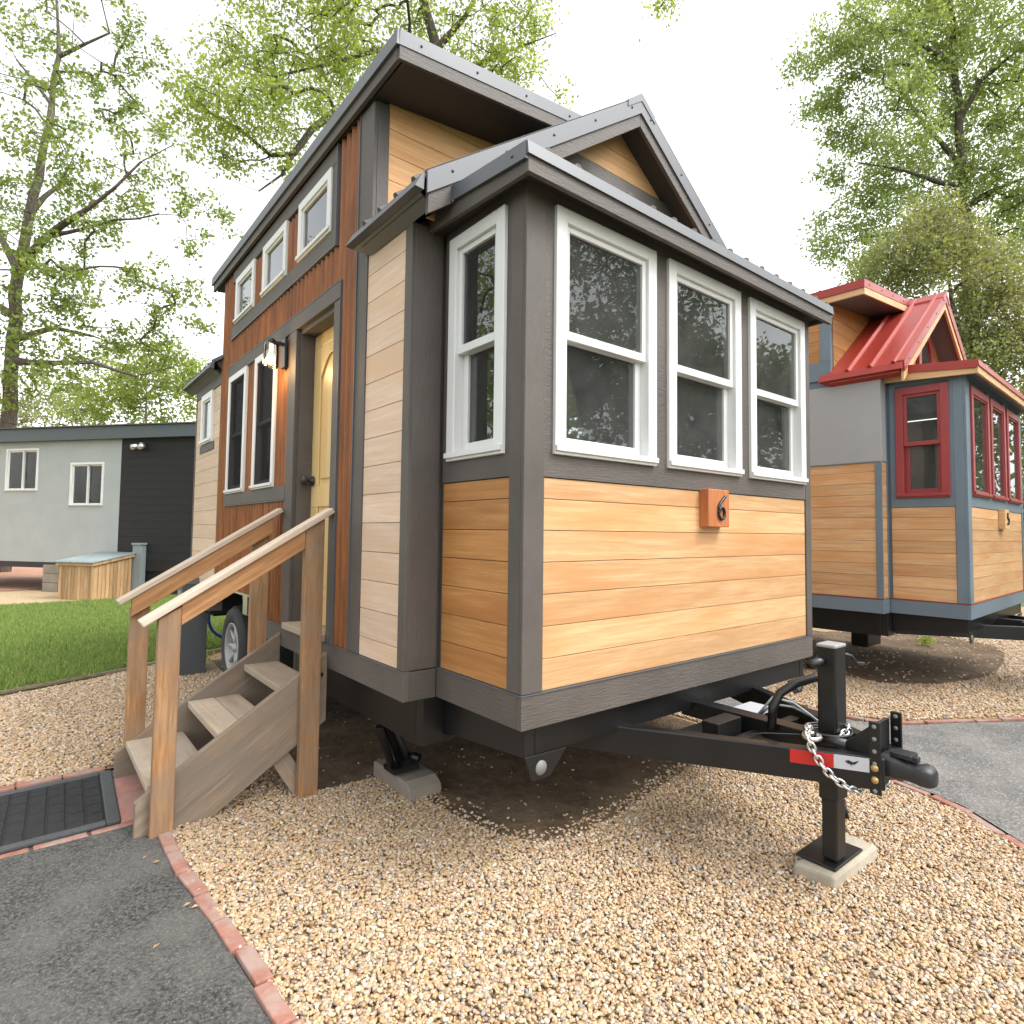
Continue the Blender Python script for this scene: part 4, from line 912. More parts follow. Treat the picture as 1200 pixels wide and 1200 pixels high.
# concrete supports
pd = MB(); pd.hexa([(1.19, -1.34, -.02), (1.62, -1.42, -.02), (1.70, -1.02, -.02), (1.22, -1.02, -.02), (1.20, -1.33, .055), (1.61, -1.41, .055), (1.69, -1.03, .055), (1.23, -1.03, .055)])
pd2 = MB(); pd2.hexa([(1.160, -1.100, -.02), (1.180, -1.262, -.02), (1.585, -1.268, -.02), (1.60, -1.100, -.02), (1.165, -1.104, .050), (1.185, -1.256, .050), (1.58, -1.262, .050), (1.595, -1.104, .050)])
tag(pd2.build('concrete_pad', 'padc', None, .012), 'square tan concrete pad under the black tongue jack', 'concrete pad')
cbk = MB(); cbk.prism([(.275, .83, .0), (.275, .83, .085), (.275, .47, .085), (.275, .415, .05), (.275, .415, .0)], (.185, .0, 0))
tag(cbk.build('concrete_block', 'cmu', None, .006), 'grey concrete block under the stabiliser jack at the edge of the gravel', 'concrete block')

# ------------------------------------------------------------------ things behind the house
ped = thing('utility_pedestal', (-.03, 4.08, 0), 'dark grey utility pedestal standing in gravel behind the wooden steps', 'utility box')
b = MB(); b.box(-.135, .085, 4.0, 4.22, 0, .84); b.build('cabinet', 'pedestal', ped, .006)
b = MB(); b.hexa([(-.145, 3.99, .84), (.095, 3.99, .84), (.095, 4.23, .84), (-.145, 4.23, .84), (-.12, 4.02, .90), (.07, 4.02, .90), (.07, 4.20, .90), (-.12, 4.20, .90)]); b.build('lid', 'pedestal', ped, .005)
b = MB(); b.box(-.139, -.134, 4.03, 4.19, .08, .78); b.build('door', 'pedlight', ped, .003)  # added pale panel: the lit left side painted as lighter grey
HX, HZ = .44, .45
hs = MB()
for k in range(2): hs.tube([(HX + (.225 - .008 * k) * math.cos(t), 4.58 + .018 * k, HZ + (.235 - .008 * k) * math.sin(t)) for t in np.linspace(0, 2 * PI, 29)], .016, 8, False)
tag(hs.build('hose', 'hose', None), 'coiled blue hose hanging behind the trailer wheel', 'hose')

# grey cabin beyond the lawn: local x = along the wall (towards the right), y = into the building
E_ = np.array([.6, -.8]); NI = np.array([.8, .6]); Q = np.array([.174, 12.516])
cab = thing('cabin', (0, 0, 0), 'long light grey cabin with black end panel raised on blocks beyond the lawn', 'cabin')
mC = lambda a, z, d: (a, -d, z)
wins = [(-3.08, -2.18, 2.13, 3.05), (-1.30, -.43, 1.81, 2.72)]
b = MB()
for q in rects(-6, -.01, .62, 3.20, [(w[0] + .03, w[1] - .03, w[2] + .03, w[3] - .03) for w in wins]): b.mbox(mC, *q, -.15, 0)
b.box(-6, -5.85, .15, 2.8, .62, 3.2); b.box(-6, 3.3, 2.7, 2.8, .62, 3.2)
b.build('wall', 'gwall', cab)
b = MB(); planks(b, mC, -.01, 3.4, seq(.55, 3.2, .16), -.12, -.004, gap=.0012); b.build('end_panel', 'bwall', cab)
b = MB(); b.box(3.25, 3.4, .125, 2.8, .55, 3.2); b.box(.02, 3.38, .06, .12, .0, .50); b.build('end_wall', 'bwall', cab)
b = MB(); b.box(-6, 3.4, .0, 2.7, .50, .615); b.build('floor', 'black', cab)
b = MB(); b.hexa([(-6.2, -.12, 3.19), (3.55, -.12, 3.19), (3.55, 2.95, 3.19), (-6.2, 2.95, 3.19), (-6.2, -.12, 3.47), (3.55, -.12, 3.43), (3.55, 2.95, 3.43), (-6.2, 2.95, 3.47)]); b.build('roof_fascia', 'gfascia', cab)
b = MB(); b.hexa([(-6.25, -.16, 3.475), (3.6, -.16, 3.435), (3.6, 3.0, 3.435), (-6.25, 3.0, 3.475), (-6.25, -.16, 3.50), (3.6, -.16, 3.46), (3.6, 3.0, 3.46), (-6.25, 3.0, 3.50)]); b.build('roof', 'ribbrown', cab)
for w in wins: window(cab, mC, *w, 'slider', 'white', w=.045, proud=.02, blind=.55, curtain=False)
b = MB(); b.mbox(mC, .46, .54, 2.98, 3.10, .0, .03)
for a in (.42, .58): b.lathe([(0, -.06), (.05, -.06), (.062, .0), (.055, .10), (.0, .105)], (a, -.06, 3.02), (.25 if a > .5 else -.25, -1, -.3), 14)
b.build('floodlight', 'zinc', cab)
b = MB()
for a in (-2.32, -2.02):
    s_ = 1 if a < -2.2 else -1
    b.tube([(a, .5, .55), (a + s_ * .26, .5, .30), (a, .5, .05)], .03, 8)
b.box(-2.37, -1.97, .45, .55, .0, .05); b.tube([(-2.32, .5, .30), (-1.97, .5, .30)], .015, 6); b.build('scissor_jack', 'steel', cab)
ang = math.atan2(E_[1], E_[0]); cab.location = (Q[0], Q[1], 0); cab.rotation_euler = (0, 0, ang)
def cabpt(a, d, z=0): p = Q + E_ * a - NI * d; return (p[0], p[1], z)
def cabbox(name, a0, a1, d0, d1, z0, z1, mat, bevel=.01, parent=None):
    mb = MB(); P = [cabpt(a, d, z) for z in (z0, z1) for a, d in ((a0, d0), (a1, d0), (a1, d1), (a0, d1))]; mb.hexa(P); return mb.build(name, mat, parent, bevel)
for k, lb in enumerate(('grey concrete block at the bottom of the stack under the cabin', 'grey concrete block in the middle of the stack under the cabin', 'grey concrete block at the top of the stack under the cabin')):
    tag(cabbox('concrete_block', -1.90, -1.50, .02, -.22, .19 * k, .19 * k + .185, 'cmu'), lb, 'concrete block', 'concrete blocks under the cabin')
bxp = cabpt(.14, .55); sb = thing('storage_box', bxp, 'low slatted timber box with sloping metal lid beside the grey cabin', 'storage box')
b = MB(); n = 11
for k in range(n):
    a = -.27 + .82 * k / n; P = [cabpt(q, d, z) for z, (q, d) in [(0, (a, .98)), (0, (a + .07, .98)), (0, (a + .07, .95)), (0, (a, .95)), (.66, (a, .98)), (.66, (a + .07, .98)), (.66, (a + .07, .95)), (.66, (a, .95))]]; b.hexa(P)
for k in range(10):
    d = .97 - .80 * (k + 1) / 10; d1 = d + .072; f = lambda dd: .66 + .14 * (.97 - dd) / .80
    P = [cabpt(.55, d), cabpt(.55, d1), cabpt(.52, d1), cabpt(.52, d), cabpt(.55, d, f(d)), cabpt(.55, d1, f(d1)), cabpt(.52, d1, f(d1)), cabpt(.52, d, f(d))]; b.hexa(P)
b.build('slat_panel', 'slat', sb, .004)
b = MB(); P = [cabpt(-.31, 1.02, .64), cabpt(.585, 1.02, .64), cabpt(.585, .13, .79), cabpt(-.31, .13, .79)]; b.hexa(P + [np.array(p) + np.array([0, 0, .055]) for p in P]); b.build('lid_frame', 'slat', sb, .004)
b = MB(); P = [cabpt(-.34, 1.05, .697), cabpt(.60, 1.05, .697), cabpt(.60, .11, .85), cabpt(-.34, .11, .85)]; b.hexa(P + [np.array(p) + np.array([0, 0, .015]) for p in P])
for k in range(14):
    a = -.31 + .88 * k / 13; p0 = np.array(cabpt(a, 1.06, .705)); p1 = np.array(cabpt(a, .11, .862)); b.tube([p0, p1], .018, 6)
b.build('metal_lid', 'pedlight', sb)
o = thing('utility_post', cabpt(.60, .06), 'pale grey slim utility post standing beside the slatted timber box', 'utility post')
def cb2(nm, a0, a1, d0, d1, z0, z1, mat, par): mb = MB(); mb.hexa([cabpt(a, d, z) for z in (z0, z1) for a, d in ((a0, d0), (a1, d0), (a1, d1), (a0, d1))]); return mb.build(nm, mat, par, .006)
cb2('cabinet', .50, .72, .12, .005, 0, 1.02, 'pedlight', o); cb2('lid', .48, .74, .14, .003, 1.02, 1.06, 'pedlight', o)
# support under the red house
b = MB(); b.box(6.75, 7.15, .75, .95, .0, .20); b.box(6.82, 7.08, .78, .92, .20, .44); tag(b.build('support_block', 'steelworn', None, .01), 'dark support block under the red roofed house', 'support block')

# ------------------------------------------------------------------ scattered gravel and grass (geometry nodes)
def scatter(name, polys, density, smin, smax, mat, seed, kind='pebble', z=0., flat=.62, zj=(-.003, .010)):
    bm = bmesh.new()
    for poly in polys:
        vs = [bm.verts.new((x, y, z)) for x, y in poly]; bm.faces.new(vs)
    bm.normal_update(); bmesh.ops.triangulate(bm, faces=bm.faces[:], ngon_method='EAR_CLIP'); me = bpy.data.meshes.new(name); bm.to_mesh(me); bm.free()
    for p in me.polygons:
        if p.normal.z < 0: p.flip()
    me.materials.append(mat); o = bpy.data.objects.new(name, me); COL.objects.link(o); o['kind'] = 'stuff'
    ng = bpy.data.node_groups.new(name + '_nodes', 'GeometryNodeTree')
    ng.interface.new_socket('Geometry', in_out='INPUT', socket_type='NodeSocketGeometry'); ng.interface.new_socket('Geometry', in_out='OUTPUT', socket_type='NodeSocketGeometry')
    nn = ng.nodes; lk = ng.links.new
    gi = nn.new('NodeGroupInput'); go = nn.new('NodeGroupOutput')
    dp = nn.new('GeometryNodeDistributePointsOnFaces'); dp.inputs['Density'].default_value = density; dp.inputs['Seed'].default_value = seed
    lk(gi.outputs[0], dp.inputs['Mesh'])
    def rv(lo, hi, s, typ='FLOAT_VECTOR'):
        r = nn.new('FunctionNodeRandomValue'); r.data_type = typ
        ii = [i for i in r.inputs if i.enabled]
        by = {i.name: i for i in ii}
        by['Min'].default_value = lo; by['Max'].default_value = hi; by['Seed'].default_value = s
        return [x for x in r.outputs if x.enabled][0]
    sp = nn.new('GeometryNodeSetPosition'); lk(dp.outputs['Points'], sp.inputs['Geometry']); lk(rv((0, 0, zj[0]), (0, 0, zj[1]), seed + 1), sp.inputs['Offset'])
    ip = nn.new('GeometryNodeInstanceOnPoints'); lk(sp.outputs[0], ip.inputs['Points'])
    if kind == 'pebble':
        jn = nn.new('GeometryNodeJoinGeometry')
        for k in range(3):
            ic = nn.new('GeometryNodeMeshIcoSphere'); ic.inputs['Radius'].default_value = 1; ic.inputs['Subdivisions'].default_value = 2
            ps = nn.new('GeometryNodeInputPosition'); no = nn.new('ShaderNodeTexNoise'); no.noise_dimensions = '4D'; no.inputs['W'].default_value = 3.1 * k + 1.7; no.inputs['Scale'].default_value = .75; no.inputs['Detail'].default_value = 1.0
            lk(ps.outputs[0], no.inputs['Vector'])
            sb_ = nn.new('ShaderNodeVectorMath'); sb_.operation = 'SUBTRACT'; lk(no.outputs['Color'], sb_.inputs[0]); sb_.inputs[1].default_value = (.5, .5, .5)
            sc = nn.new('ShaderNodeVectorMath'); sc.operation = 'SCALE'; lk(sb_.outputs[0], sc.inputs[0]); sc.inputs['Scale'].default_value = 1.5
            s2 = nn.new('GeometryNodeSetPosition'); lk(ic.outputs['Mesh'], s2.inputs['Geometry']); lk(sc.outputs[0], s2.inputs['Offset'])
            ss = nn.new('GeometryNodeSetShadeSmooth'); lk(s2.outputs[0], ss.inputs[0])
            mt_ = nn.new('GeometryNodeSetMaterial'); mt_.inputs['Material'].default_value = mat; lk(ss.outputs[0], mt_.inputs[0])
            gt = nn.new('GeometryNodeGeometryToInstance'); lk(mt_.outputs[0], gt.inputs[0]); lk(gt.outputs[0], jn.inputs[0])
        lk(jn.outputs[0], ip.inputs['Instance']); ip.inputs['Pick Instance'].default_value = True
        lk(rv((-.5, -.5, 0), (.5, .5, 6.283), seed + 2), ip.inputs['Rotation'])
        s_all = rv(smin, smax, seed + 3, 'FLOAT'); s_v = rv((.75, .6, .45), (1.25, 1.0, .45 + flat * .5), seed + 4)
        mu = nn.new('ShaderNodeVectorMath'); mu.operation = 'SCALE'; lk(s_v, mu.inputs[0]); lk(s_all, mu.inputs['Scale']); lk(mu.outputs[0], ip.inputs['Scale'])
    else:
        cn = nn.new('GeometryNodeMeshCone'); cn.inputs['Vertices'].default_value = 3; cn.inputs['Radius Bottom'].default_value = .0045; cn.inputs['Radius Top'].default_value = .0; cn.inputs['Depth'].default_value = 1
        cn.inputs['Radius Bottom'].default_value = .07
        mt_ = nn.new('GeometryNodeSetMaterial'); mt_.inputs['Material'].default_value = mat; lk(cn.outputs['Mesh'], mt_.inputs[0])
        lk(mt_.outputs[0], ip.inputs['Instance']); lk(rv((-.7, -.7, 0), (.7, .7, 6.283), seed + 2), ip.inputs['Rotation'])
        s_all = rv(smin, smax, seed + 3, 'FLOAT'); lk(s_all, ip.inputs['Scale'])
    lk(ip.outputs[0], go.inputs[0])
    md = o.modifiers.new('scatter', 'NODES'); md.node_group = ng
    return o
frontA = brickL[:7] + [(.9, -2.75), (1.75, -2.3), (2.13, -1.637), (2.37, -1.34), (2.47, -1.0), (2.59, -.5), (2.66, .1), (2.70, 3.5), (2.58, 3.5), (2.55, .2), (2.2, -.05), (1.69, -.20), (1.3, -.27), (.95, -.33), (.70, -.35), (.53, -.30), (.43, -.13), (.37, .17), (.37, .62), (.26, .80), (-.05, .82), (-.10, .86), (-.45, .90), (-.715, .90)]
g1 = scatter('gravel', [frontA], 15500, .0040, .0096, M['pebble'], 11)
g1['label'] = 'tan river gravel spread in front of the tiny house'
stepA = [(-.70, .92), (-.45, .92), (-.10, .88), (-.08, 1.6), (.12, 2.0), (.25, 4.6), (.28, 5.0), (-.74, 4.36), (-1.6, 3.98), (-3.2, 3.4), (-3.2, 1.88), (-.70, 1.88)]
scatter('gravel', [stepA], 8000, .0052, .0115, M['pebble'], 23)
scatter('gravel', [soilP], 70, .004, .009, M['pebble'], 31)
rim = [(.26, .80), (.37, .62), (.37, .17), (.43, -.13), (.53, -.30), (.70, -.35), (.95, -.33), (1.3, -.27), (1.69, -.20), (2.2, -.05), (2.25, .08), (1.65, -.05), (1.3, -.10), (.95, -.15), (.72, -.16), (.62, -.10), (.56, .0), (.52, .25), (.50, .65), (.3, .9)]
scatter('gravel', [rim], 500, .004, .0095, M['pebble'], 37)
gC2 = [(3.58, 5.0), (3.61, 1.5), (3.58, .3), (3.60, -.36), (3.80, -.62), (4.14, -.82), (4.60, -1.13), (5.44, -1.58), (6.6, -2.03), (8.5, -2.62), (8.9, -.6), (8.1, -.2), (7.6, -.40), (6.9, -.55), (6.0, -.62), (5.25, -.42), (4.9, -.1), (4.9, 5.0)]
scatter('gravel', [gC2], 4200, .0075, .0145, M['pebble'], 41)
scatter('gravel', [[(8.1, -.2), (8.9, -.6), (10, -.5), (9.6, 1.4), (8.7, 1.0)]], 1500, .012, .019, M['pebble'], 43)
scatter('gravel', [soil_shadow2], 60, .01, .016, M['pebble'], 47)
lawnV = [(-5, 3.0), (-1.60, 4.07), (-.74, 4.44), (.30, 5.08), (2.0, 5.9), (2.2, 11.2), (.9, 11.33), (-.15, 11.2), (-1.6, 11.08), (-5, 10.8)]
gr = scatter('grass', [lawnV], 5200, .035, .075, M['grass'], 51, 'grass', .01, zj=(0, .02)); gr['label'] = 'mown green lawn between the gravel beds'
scatter('grass', [[(8.6, 1.35), (13, 2.9), (16, 9), (9, 9)]], 900, .05, .09, M['grass'], 53, 'grass', -.01, zj=(0, .02))
rim2 = [(.24, .84), (.33, .62), (.33, .17), (.39, -.15), (.50, -.33), (.69, -.39), (.95, -.37), (1.3, -.31), (1.69, -.24), (2.2, -.10), (2.22, -.0), (1.67, -.13), (1.3, -.19), (.95, -.24), (.72, -.26), (.58, -.22), (.49, -.08), (.44, .2), (.43, .64), (.28, .88)]
scatter('gravel', [rim2], 3000, .004, .0095, M['pebble'], 61)
# leaf litter on the asphalt
lf = MB()
for (x, y) in ((-.83, .62), (-.76, .16), (-.74, .13), (-.88, -.02), (-.80, .55)):
    a = rnd.uniform(0, 6.28); l_, w_ = rnd.uniform(.010, .018), rnd.uniform(.006, .010); u_ = np.array([math.cos(a), math.sin(a), 0]); v_ = np.array([-math.sin(a), math.cos(a), 0]); c = np.array([x, y, .008])
    lf.add([c - u_ * l_, c - v_ * w_ + [0, 0, .004], c + u_ * l_ + [0, 0, .003], c + v_ * w_ + [0, 0, .006]], [(0, 1, 2, 3)])
o = lf.build('litter', 'plaque' if False else 'slat', None, recalc=False); o['kind'] = 'stuff'; o['label'] = 'dry leaves lying on the dark asphalt'

# ------------------------------------------------------------------ trees
def fast_mesh(name, V, F, mat, rv_=None, parent=None, smooth=False, n=4):
    me = bpy.data.meshes.new(name); nv, nf = len(V), len(F)
    me.vertices.add(nv); me.vertices.foreach_set('co', np.asarray(V, np.float32).ravel())
    me.loops.add(nf * n); me.loops.foreach_set('vertex_index', np.asarray(F, np.int32).ravel())
    me.polygons.add(nf); me.polygons.foreach_set('loop_start', np.arange(0, nf * n, n, dtype=np.int32))
    if rv_ is not None:
        a = me.attributes.new('rnd', 'FLOAT', 'FACE'); a.data.foreach_set('value', np.asarray(rv_, np.float32))
    if smooth: me.polygons.foreach_set('use_smooth', [True] * nf)
    me.update(); me.validate(); me.materials.append(M[mat]); o = bpy.data.objects.new(name, me); COL.objects.link(o)
    if parent: o.parent = parent
    return o
def leaves(rg, C, per, spread, lsize, droop=.3, aspect=.62):
    n = len(C) * per
    c = np.repeat(C, per, 0) + rg.normal(0, 1, (n, 3)) * np.asarray(spread)
    u = rg.normal(0, 1, (n, 3)); u[:, 2] -= droop; u /= np.linalg.norm(u, axis=1, keepdims=True)
    w = rg.normal(0, 1, (n, 3)); w[:, 2] += .0; v = np.cross(u, w); v /= np.linalg.norm(v, axis=1, keepdims=True) + 1e-9
    l = lsize * rg.uniform(.45, 1.35, (n, 1)); wd = l * aspect
    V = np.stack([c - u * l / 2, c - u * l * .05 + v * wd / 2, c + u * l / 2, c - u * l * .05 - v * wd / 2], 1).reshape(-1, 3)
    F = np.arange(n * 4).reshape(-1, 4)
    base = np.repeat(rg.uniform(0, 1, len(C)), per)
    r = np.clip(base * .55 + rg.uniform(0, .45, n), 0, 1)
    return V, F, r
def tree(name, label, cat, base, limbs, blobs, leafmat, barkmat, per, spread, lsize, seed, r0, group=None, tip=.0055, dens=1.0, droop=.3, bend=.12, hide_trunk=False, pw=.43):
    """limbs: polylines [(xyz)...] (first is the trunk); blobs: (centre xyz, radius, clusters)"""
    rg = np.random.default_rng(seed)
    nodes = []; par = []; capr = {}
    def add_line(pts, start=None):
        prev = start; tot = sum(np.linalg.norm(np.array(b, float) - np.array(a, float)) for a, b in zip(pts, pts[1:])) + 1e-6; run = 0.; rs = r0 if start is None else min(r0 * .55, capr.get(start, r0) * .85)
        for a, b in zip(pts, pts[1:]):
            a, b = np.array(a, float), np.array(b, float); k = max(1, int(np.linalg.norm(b - a) / .6))
            if prev is None: nodes.append(a); par.append(-1); prev = len(nodes) - 1
            for i in range(1, k + 1):
                p = a + (b - a) * i / k + rg.normal(0, .03, 3); nodes.append(p); par.append(prev); prev = len(nodes) - 1; run += np.linalg.norm(b - a) / k; capr[prev] = rs * (1 - .88 * run / tot)
    add_line([base] + [p for p in limbs[0]])
    for lm in limbs[1:]:
        nd_ = np.array(nodes); j = int(np.argmin(np.linalg.norm(nd_ - np.array(lm[0]), axis=1))); add_line([nodes[j]] + list(lm[1:]), j)
    fixed = len(nodes)
    T = []
    for (c, rad, k) in blobs:
        k = int(k * dens); d = rg.normal(0, 1, (k, 3)); d /= np.linalg.norm(d, axis=1, keepdims=True); rr = rad * rg.uniform(.15, 1, (k, 1)) ** .5
        T.append(np.array(c) + d * rr * np.array([1, 1, .9]))
    T = np.concatenate(T); order = np.argsort(np.linalg.norm(T - np.array(limbs[0][-1]), axis=1))
    NB = np.zeros((fixed + len(T) * 6, 3)); NB[:fixed] = nodes; cnt = fixed; ends = []
    for t in T[order]:
        d = NB[:cnt] - t; dist = np.sqrt((d * d).sum(1)) + np.maximum(0, NB[:cnt, 2] - t[2]) * .5
        j = int(np.argmin(dist)); p = NB[j].copy(); L_ = np.linalg.norm(t - p); k = int(min(6, max(2, L_ / .35))); prev = j; perp = rg.normal(0, bend * L_, 3); perp[2] += .10 * L_
        for i in range(1, k + 1):
            f = i / k; q = p + (t - p) * f + perp * math.sin(PI * f) * .6; NB[cnt] = q; par.append(prev); prev = cnt; cnt += 1
        ends.append(prev)
    NB = NB[:cnt]; par = np.array(par); wgt = np.zeros(cnt); wgt[ends] = 1
    for i in range(cnt - 1, -1, -1):
        if par[i] >= 0: wgt[par[i]] += wgt[i] + .0
    wgt = np.maximum(wgt, .6); rad = tip * wgt ** pw; rad *= min(1.0, 1e9); sc = r0 / max(rad[0], 1e-6)
    rad = np.where(rad > .02, .02 + (rad - .02) * max(.2, (r0 - .02) / max(rad[0] - .02, 1e-6)), rad)
    for i, c_ in capr.items(): rad[i] = min(max(rad[i], c_ * .75), c_)
    rad[fixed:] = np.minimum(rad[fixed:], .032)
    idx = [i for i in range(cnt) if par[i] >= 0]; A_ = NB[par[idx]]; B_ = NB[idx]; ra = np.minimum(rad[par[idx]], rad[idx] * 1.5); rb = rad[idx]
    n = 6; t = B_ - A_; t /= np.linalg.norm(t, axis=1, keepdims=True) + 1e-9; up = np.tile([0.31, .52, .8], (len(t), 1)); s1 = np.cross(t, up); s1 /= np.linalg.norm(s1, axis=1, keepdims=True) + 1e-9; s2 = np.cross(t, s1)
    angs = 2 * PI * np.arange(n) / n; ring = np.cos(angs)[None, :, None] * s1[:, None] + np.sin(angs)[None, :, None] * s2[:, None]
    V = np.concatenate([A_[:, None] + ring * ra[:, None, None], B_[:, None] + ring * rb[:, None, None]], 1).reshape(-1, 3)
    j = np.arange(n); f1 = np.stack([j, (j + 1) % n, n + (j + 1) % n, n + j], 1); F = (np.arange(len(t))[:, None, None] * 2 * n + f1[None]).reshape(-1, 4)
    base = np.array(base, float); root = thing(name, tuple(base), label, cat, group)
    fast_mesh('trunk', V - base, F, barkmat, None, root, True)
    CE = NB[ends]; V, F, r = leaves(rg, CE, per, spread, lsize, droop)
    fast_mesh('crown', V - base, F, leafmat, r, root)
    return root
def px_blobs(lst, seed):
    rg = random.Random(seed); return [(at(u, v, D + rg.uniform(-dv, dv)), rp * D / FPX, k) for (u, v, rp, D, dv, k) in lst]

# left: sparse tree behind the grey cabin
D = 18.
TL = [at(2, 640, D), at(6, 520, D), at(16, 400, D), at(24, 320, D), at(34, 250, D), at(52, 190, D + .4), at(60, 120, D + .8), at(70, 40, D + 1), at(60, -60, D + 1)]
LL = [[at(24, 310, D), at(55, 275, D - .5), at(95, 250, D - .8), at(135, 220, D - 1), at(165, 190, D - 1), at(200, 170, D - 1.2)], [at(60, 272, D), at(110, 262, D), at(160, 255, D), at(210, 250, D)],
      [at(34, 250, D), at(70, 215, D + .6), at(92, 170, D + 1)], [at(8, 430, D), at(60, 425, D - .6), at(110, 425, D - 1), at(160, 440, D - 1), at(205, 430, D - 1)],
      [at(16, 390, D), at(60, 385, D + .7), at(110, 395, D + 1), at(150, 410, D + 1)], [at(24, 330, D), at(0, 280, D), at(-30, 220, D), at(-60, 150, D)], [at(16, 380, D), at(-40, 330, D + .5), at(-90, 300, D + 1)],
      [at(60, 120, D + .8), at(20, 70, D + .3), at(0, 30, D)], [at(70, 60, D + 1), at(130, 40, D + 1), at(165, 45, D + 1)]]
BL = px_blobs([(30, 150, 55, D, 1.5, 26), (40, 70, 45, D, 1.5, 16), (10, 25, 35, D, 1, 10), (85, 80, 45, D, 1.2, 14), (145, 40, 28, D, .8, 9), (175, 60, 28, D, .8, 8), (120, 110, 40, D, 1, 12), (165, 105, 42, D, 1, 14), (60, 200, 45, D, 1.2, 16),
    (110, 175, 40, D, 1, 12), (165, 165, 40, D, 1, 14), (205, 165, 25, D, .8, 7), (20, 230, 40, D, 1.2, 20), (70, 260, 35, D, 1.2, 14), (110, 225, 40, D, 1, 12), (150, 215, 40, D, 1, 12), (200, 230, 40, D, .8, 12), (240, 250, 28, D, .8, 8), (265, 262, 14, D, .4, 4),
    (15, 300, 45, D, 1.5, 26), (60, 330, 40, D, 1.5, 16), (115, 270, 30, D, 1, 10), (150, 260, 30, D, 1, 8), (90, 310, 35, D, 1, 10), (30, 370, 50, D, 1.5, 26), (90, 340, 40, D, 1.2, 14), (140, 330, 40, D, 1.2, 14), (185, 335, 40, D, 1, 14), (215, 350, 28, D, .8, 8),
    (225, 290, 20, D, .6, 5), (235, 385, 14, D, .4, 4), (20, 430, 50, D, 1.5, 28), (80, 400, 40, D, 1.2, 16), (130, 385, 35, D, 1.2, 12), (175, 395, 35, D, 1, 12), (70, 440, 40, D, 1.2, 16), (120, 430, 40, D, 1.2, 16), (165, 435, 40, D, 1.2, 16), (205, 430, 30, D, 1, 12),
    (-60, 100, 70, D, 2, 26), (-70, 240, 80, D, 2, 30), (-80, 380, 80, D, 2, 30), (40, -40, 60, D, 2, 22), (120, -30, 40, D, 2, 10)], 1)
tree('tree', 'leafy tree with thin bare branches rising behind the grey cabin', 'tree', (TL[0][0], TL[0][1], 0), TL, BL, 'leaf', 'bark', 20, (.19, .19, .14), .135, 3, .30) if False else None
tree('tree', 'leafy tree with thin bare branches rising behind the grey cabin', 'tree', (TL[0][0], TL[0][1], 0), [TL[1:]] + LL, BL, 'leaf', 'bark', 36, (.155, .155, .11), .125, 3, .27)
# middle: big tree behind the house
D = 14.
TM = [at(545, 600, D), at(530, 300, D), at(512, 60, D), at(500, 10, D), at(478, -60, D), at(470, -160, D)]
LM = [[at(520, 180, D), at(450, 140, D - .5), at(395, 130, D - 1), at(368, 150, D - 1.2), at(345, 180, D - 1.4), at(318, 180, D - 1.6), at(290, 160, D - 1.6), at(255, 135, D - 1.8), at(232, 125, D - 1.8)], [at(338, 185, D - 1.5), at(330, 205, D - 1.5), at(300, 220, D - 1.6), at(262, 205, D - 1.7)],
      [at(512, 60, D), at(440, 60, D - .6), at(380, 75, D - 1), at(320, 90, D - 1.2), at(270, 70, D - 1.5)], [at(512, 50, D), at(545, 20, D), at(565, -20, D + .3), at(590, -80, D + .5)], [at(520, 90, D), at(580, 70, D + .4), at(625, 50, D + .6), at(650, 40, D + .6)],
      [at(560, -10, D + .3), at(620, -60, D), at(700, -60, D - 1), at(760, -30, D - 1.5), at(783, -2, D - 1.6)], [at(490, -40, D), at(410, -50, D - 1), at(330, -40, D - 1.5), at(270, -10, D - 2)]]
BM = px_blobs([(255, 60, 35, D - 1.5, .6, 12), (300, 40, 45, D - 1.5, .8, 16), (345, 20, 45, D - 1.2, 1, 20), (390, 30, 45, D - 1, 1, 24), (430, 50, 45, D, 1, 24), (470, 20, 45, D, 1, 26), (520, 40, 45, D, 1, 26), (560, 50, 45, D, 1, 26), (600, 25, 40, D, 1, 20), (630, 20, 22, D, .8, 9), (590, 80, 35, D, .8, 14), (615, 85, 25, D, .6, 8), (655, 112, 8, D, .3, 2),
    (240, 100, 35, D - 1.8, .6, 11), (285, 90, 45, D - 1.6, .8, 18), (335, 85, 45, D - 1.3, 1, 22), (385, 80, 45, D - 1, 1, 24), (420, 95, 40, D - .8, 1, 18), (220, 130, 30, D - 1.8, .5, 9), (260, 130, 40, D - 1.8, .6, 14), (305, 130, 40, D - 1.5, .8, 18), (350, 125, 40, D - 1.3, .8, 18), (390, 110, 30, D - 1, .8, 12), (250, 165, 28, D - 1.8, .5, 9), (290, 170, 30, D - 1.6, .6, 8), (330, 160, 25, D - 1.4, .5, 8), (268, 195, 18, D - 1.8, .3, 5), (335, 200, 16, D - 1.5, .3, 5),
    (300, -40, 60, D - 1.5, 1, 20), (400, -50, 70, D - 1, 1.2, 30), (500, -50, 70, D, 1.2, 30), (590, -50, 60, D, 1.2, 22), (470, -120, 80, D, 1.5, 26), (783, 4, 12, D - 1.6, .2, 5), (760, -22, 14, D - 1.5, .2, 4)], 2)
tree('tree', 'tall bright green cottonwood tree leaning over the rusted steel house', 'tree', (TM[0][0], TM[0][1], 0), [TM[1:]] + LM, BM, 'leafmid', 'barkp', 56, (.165, .165, .12), .086, 5, .34)
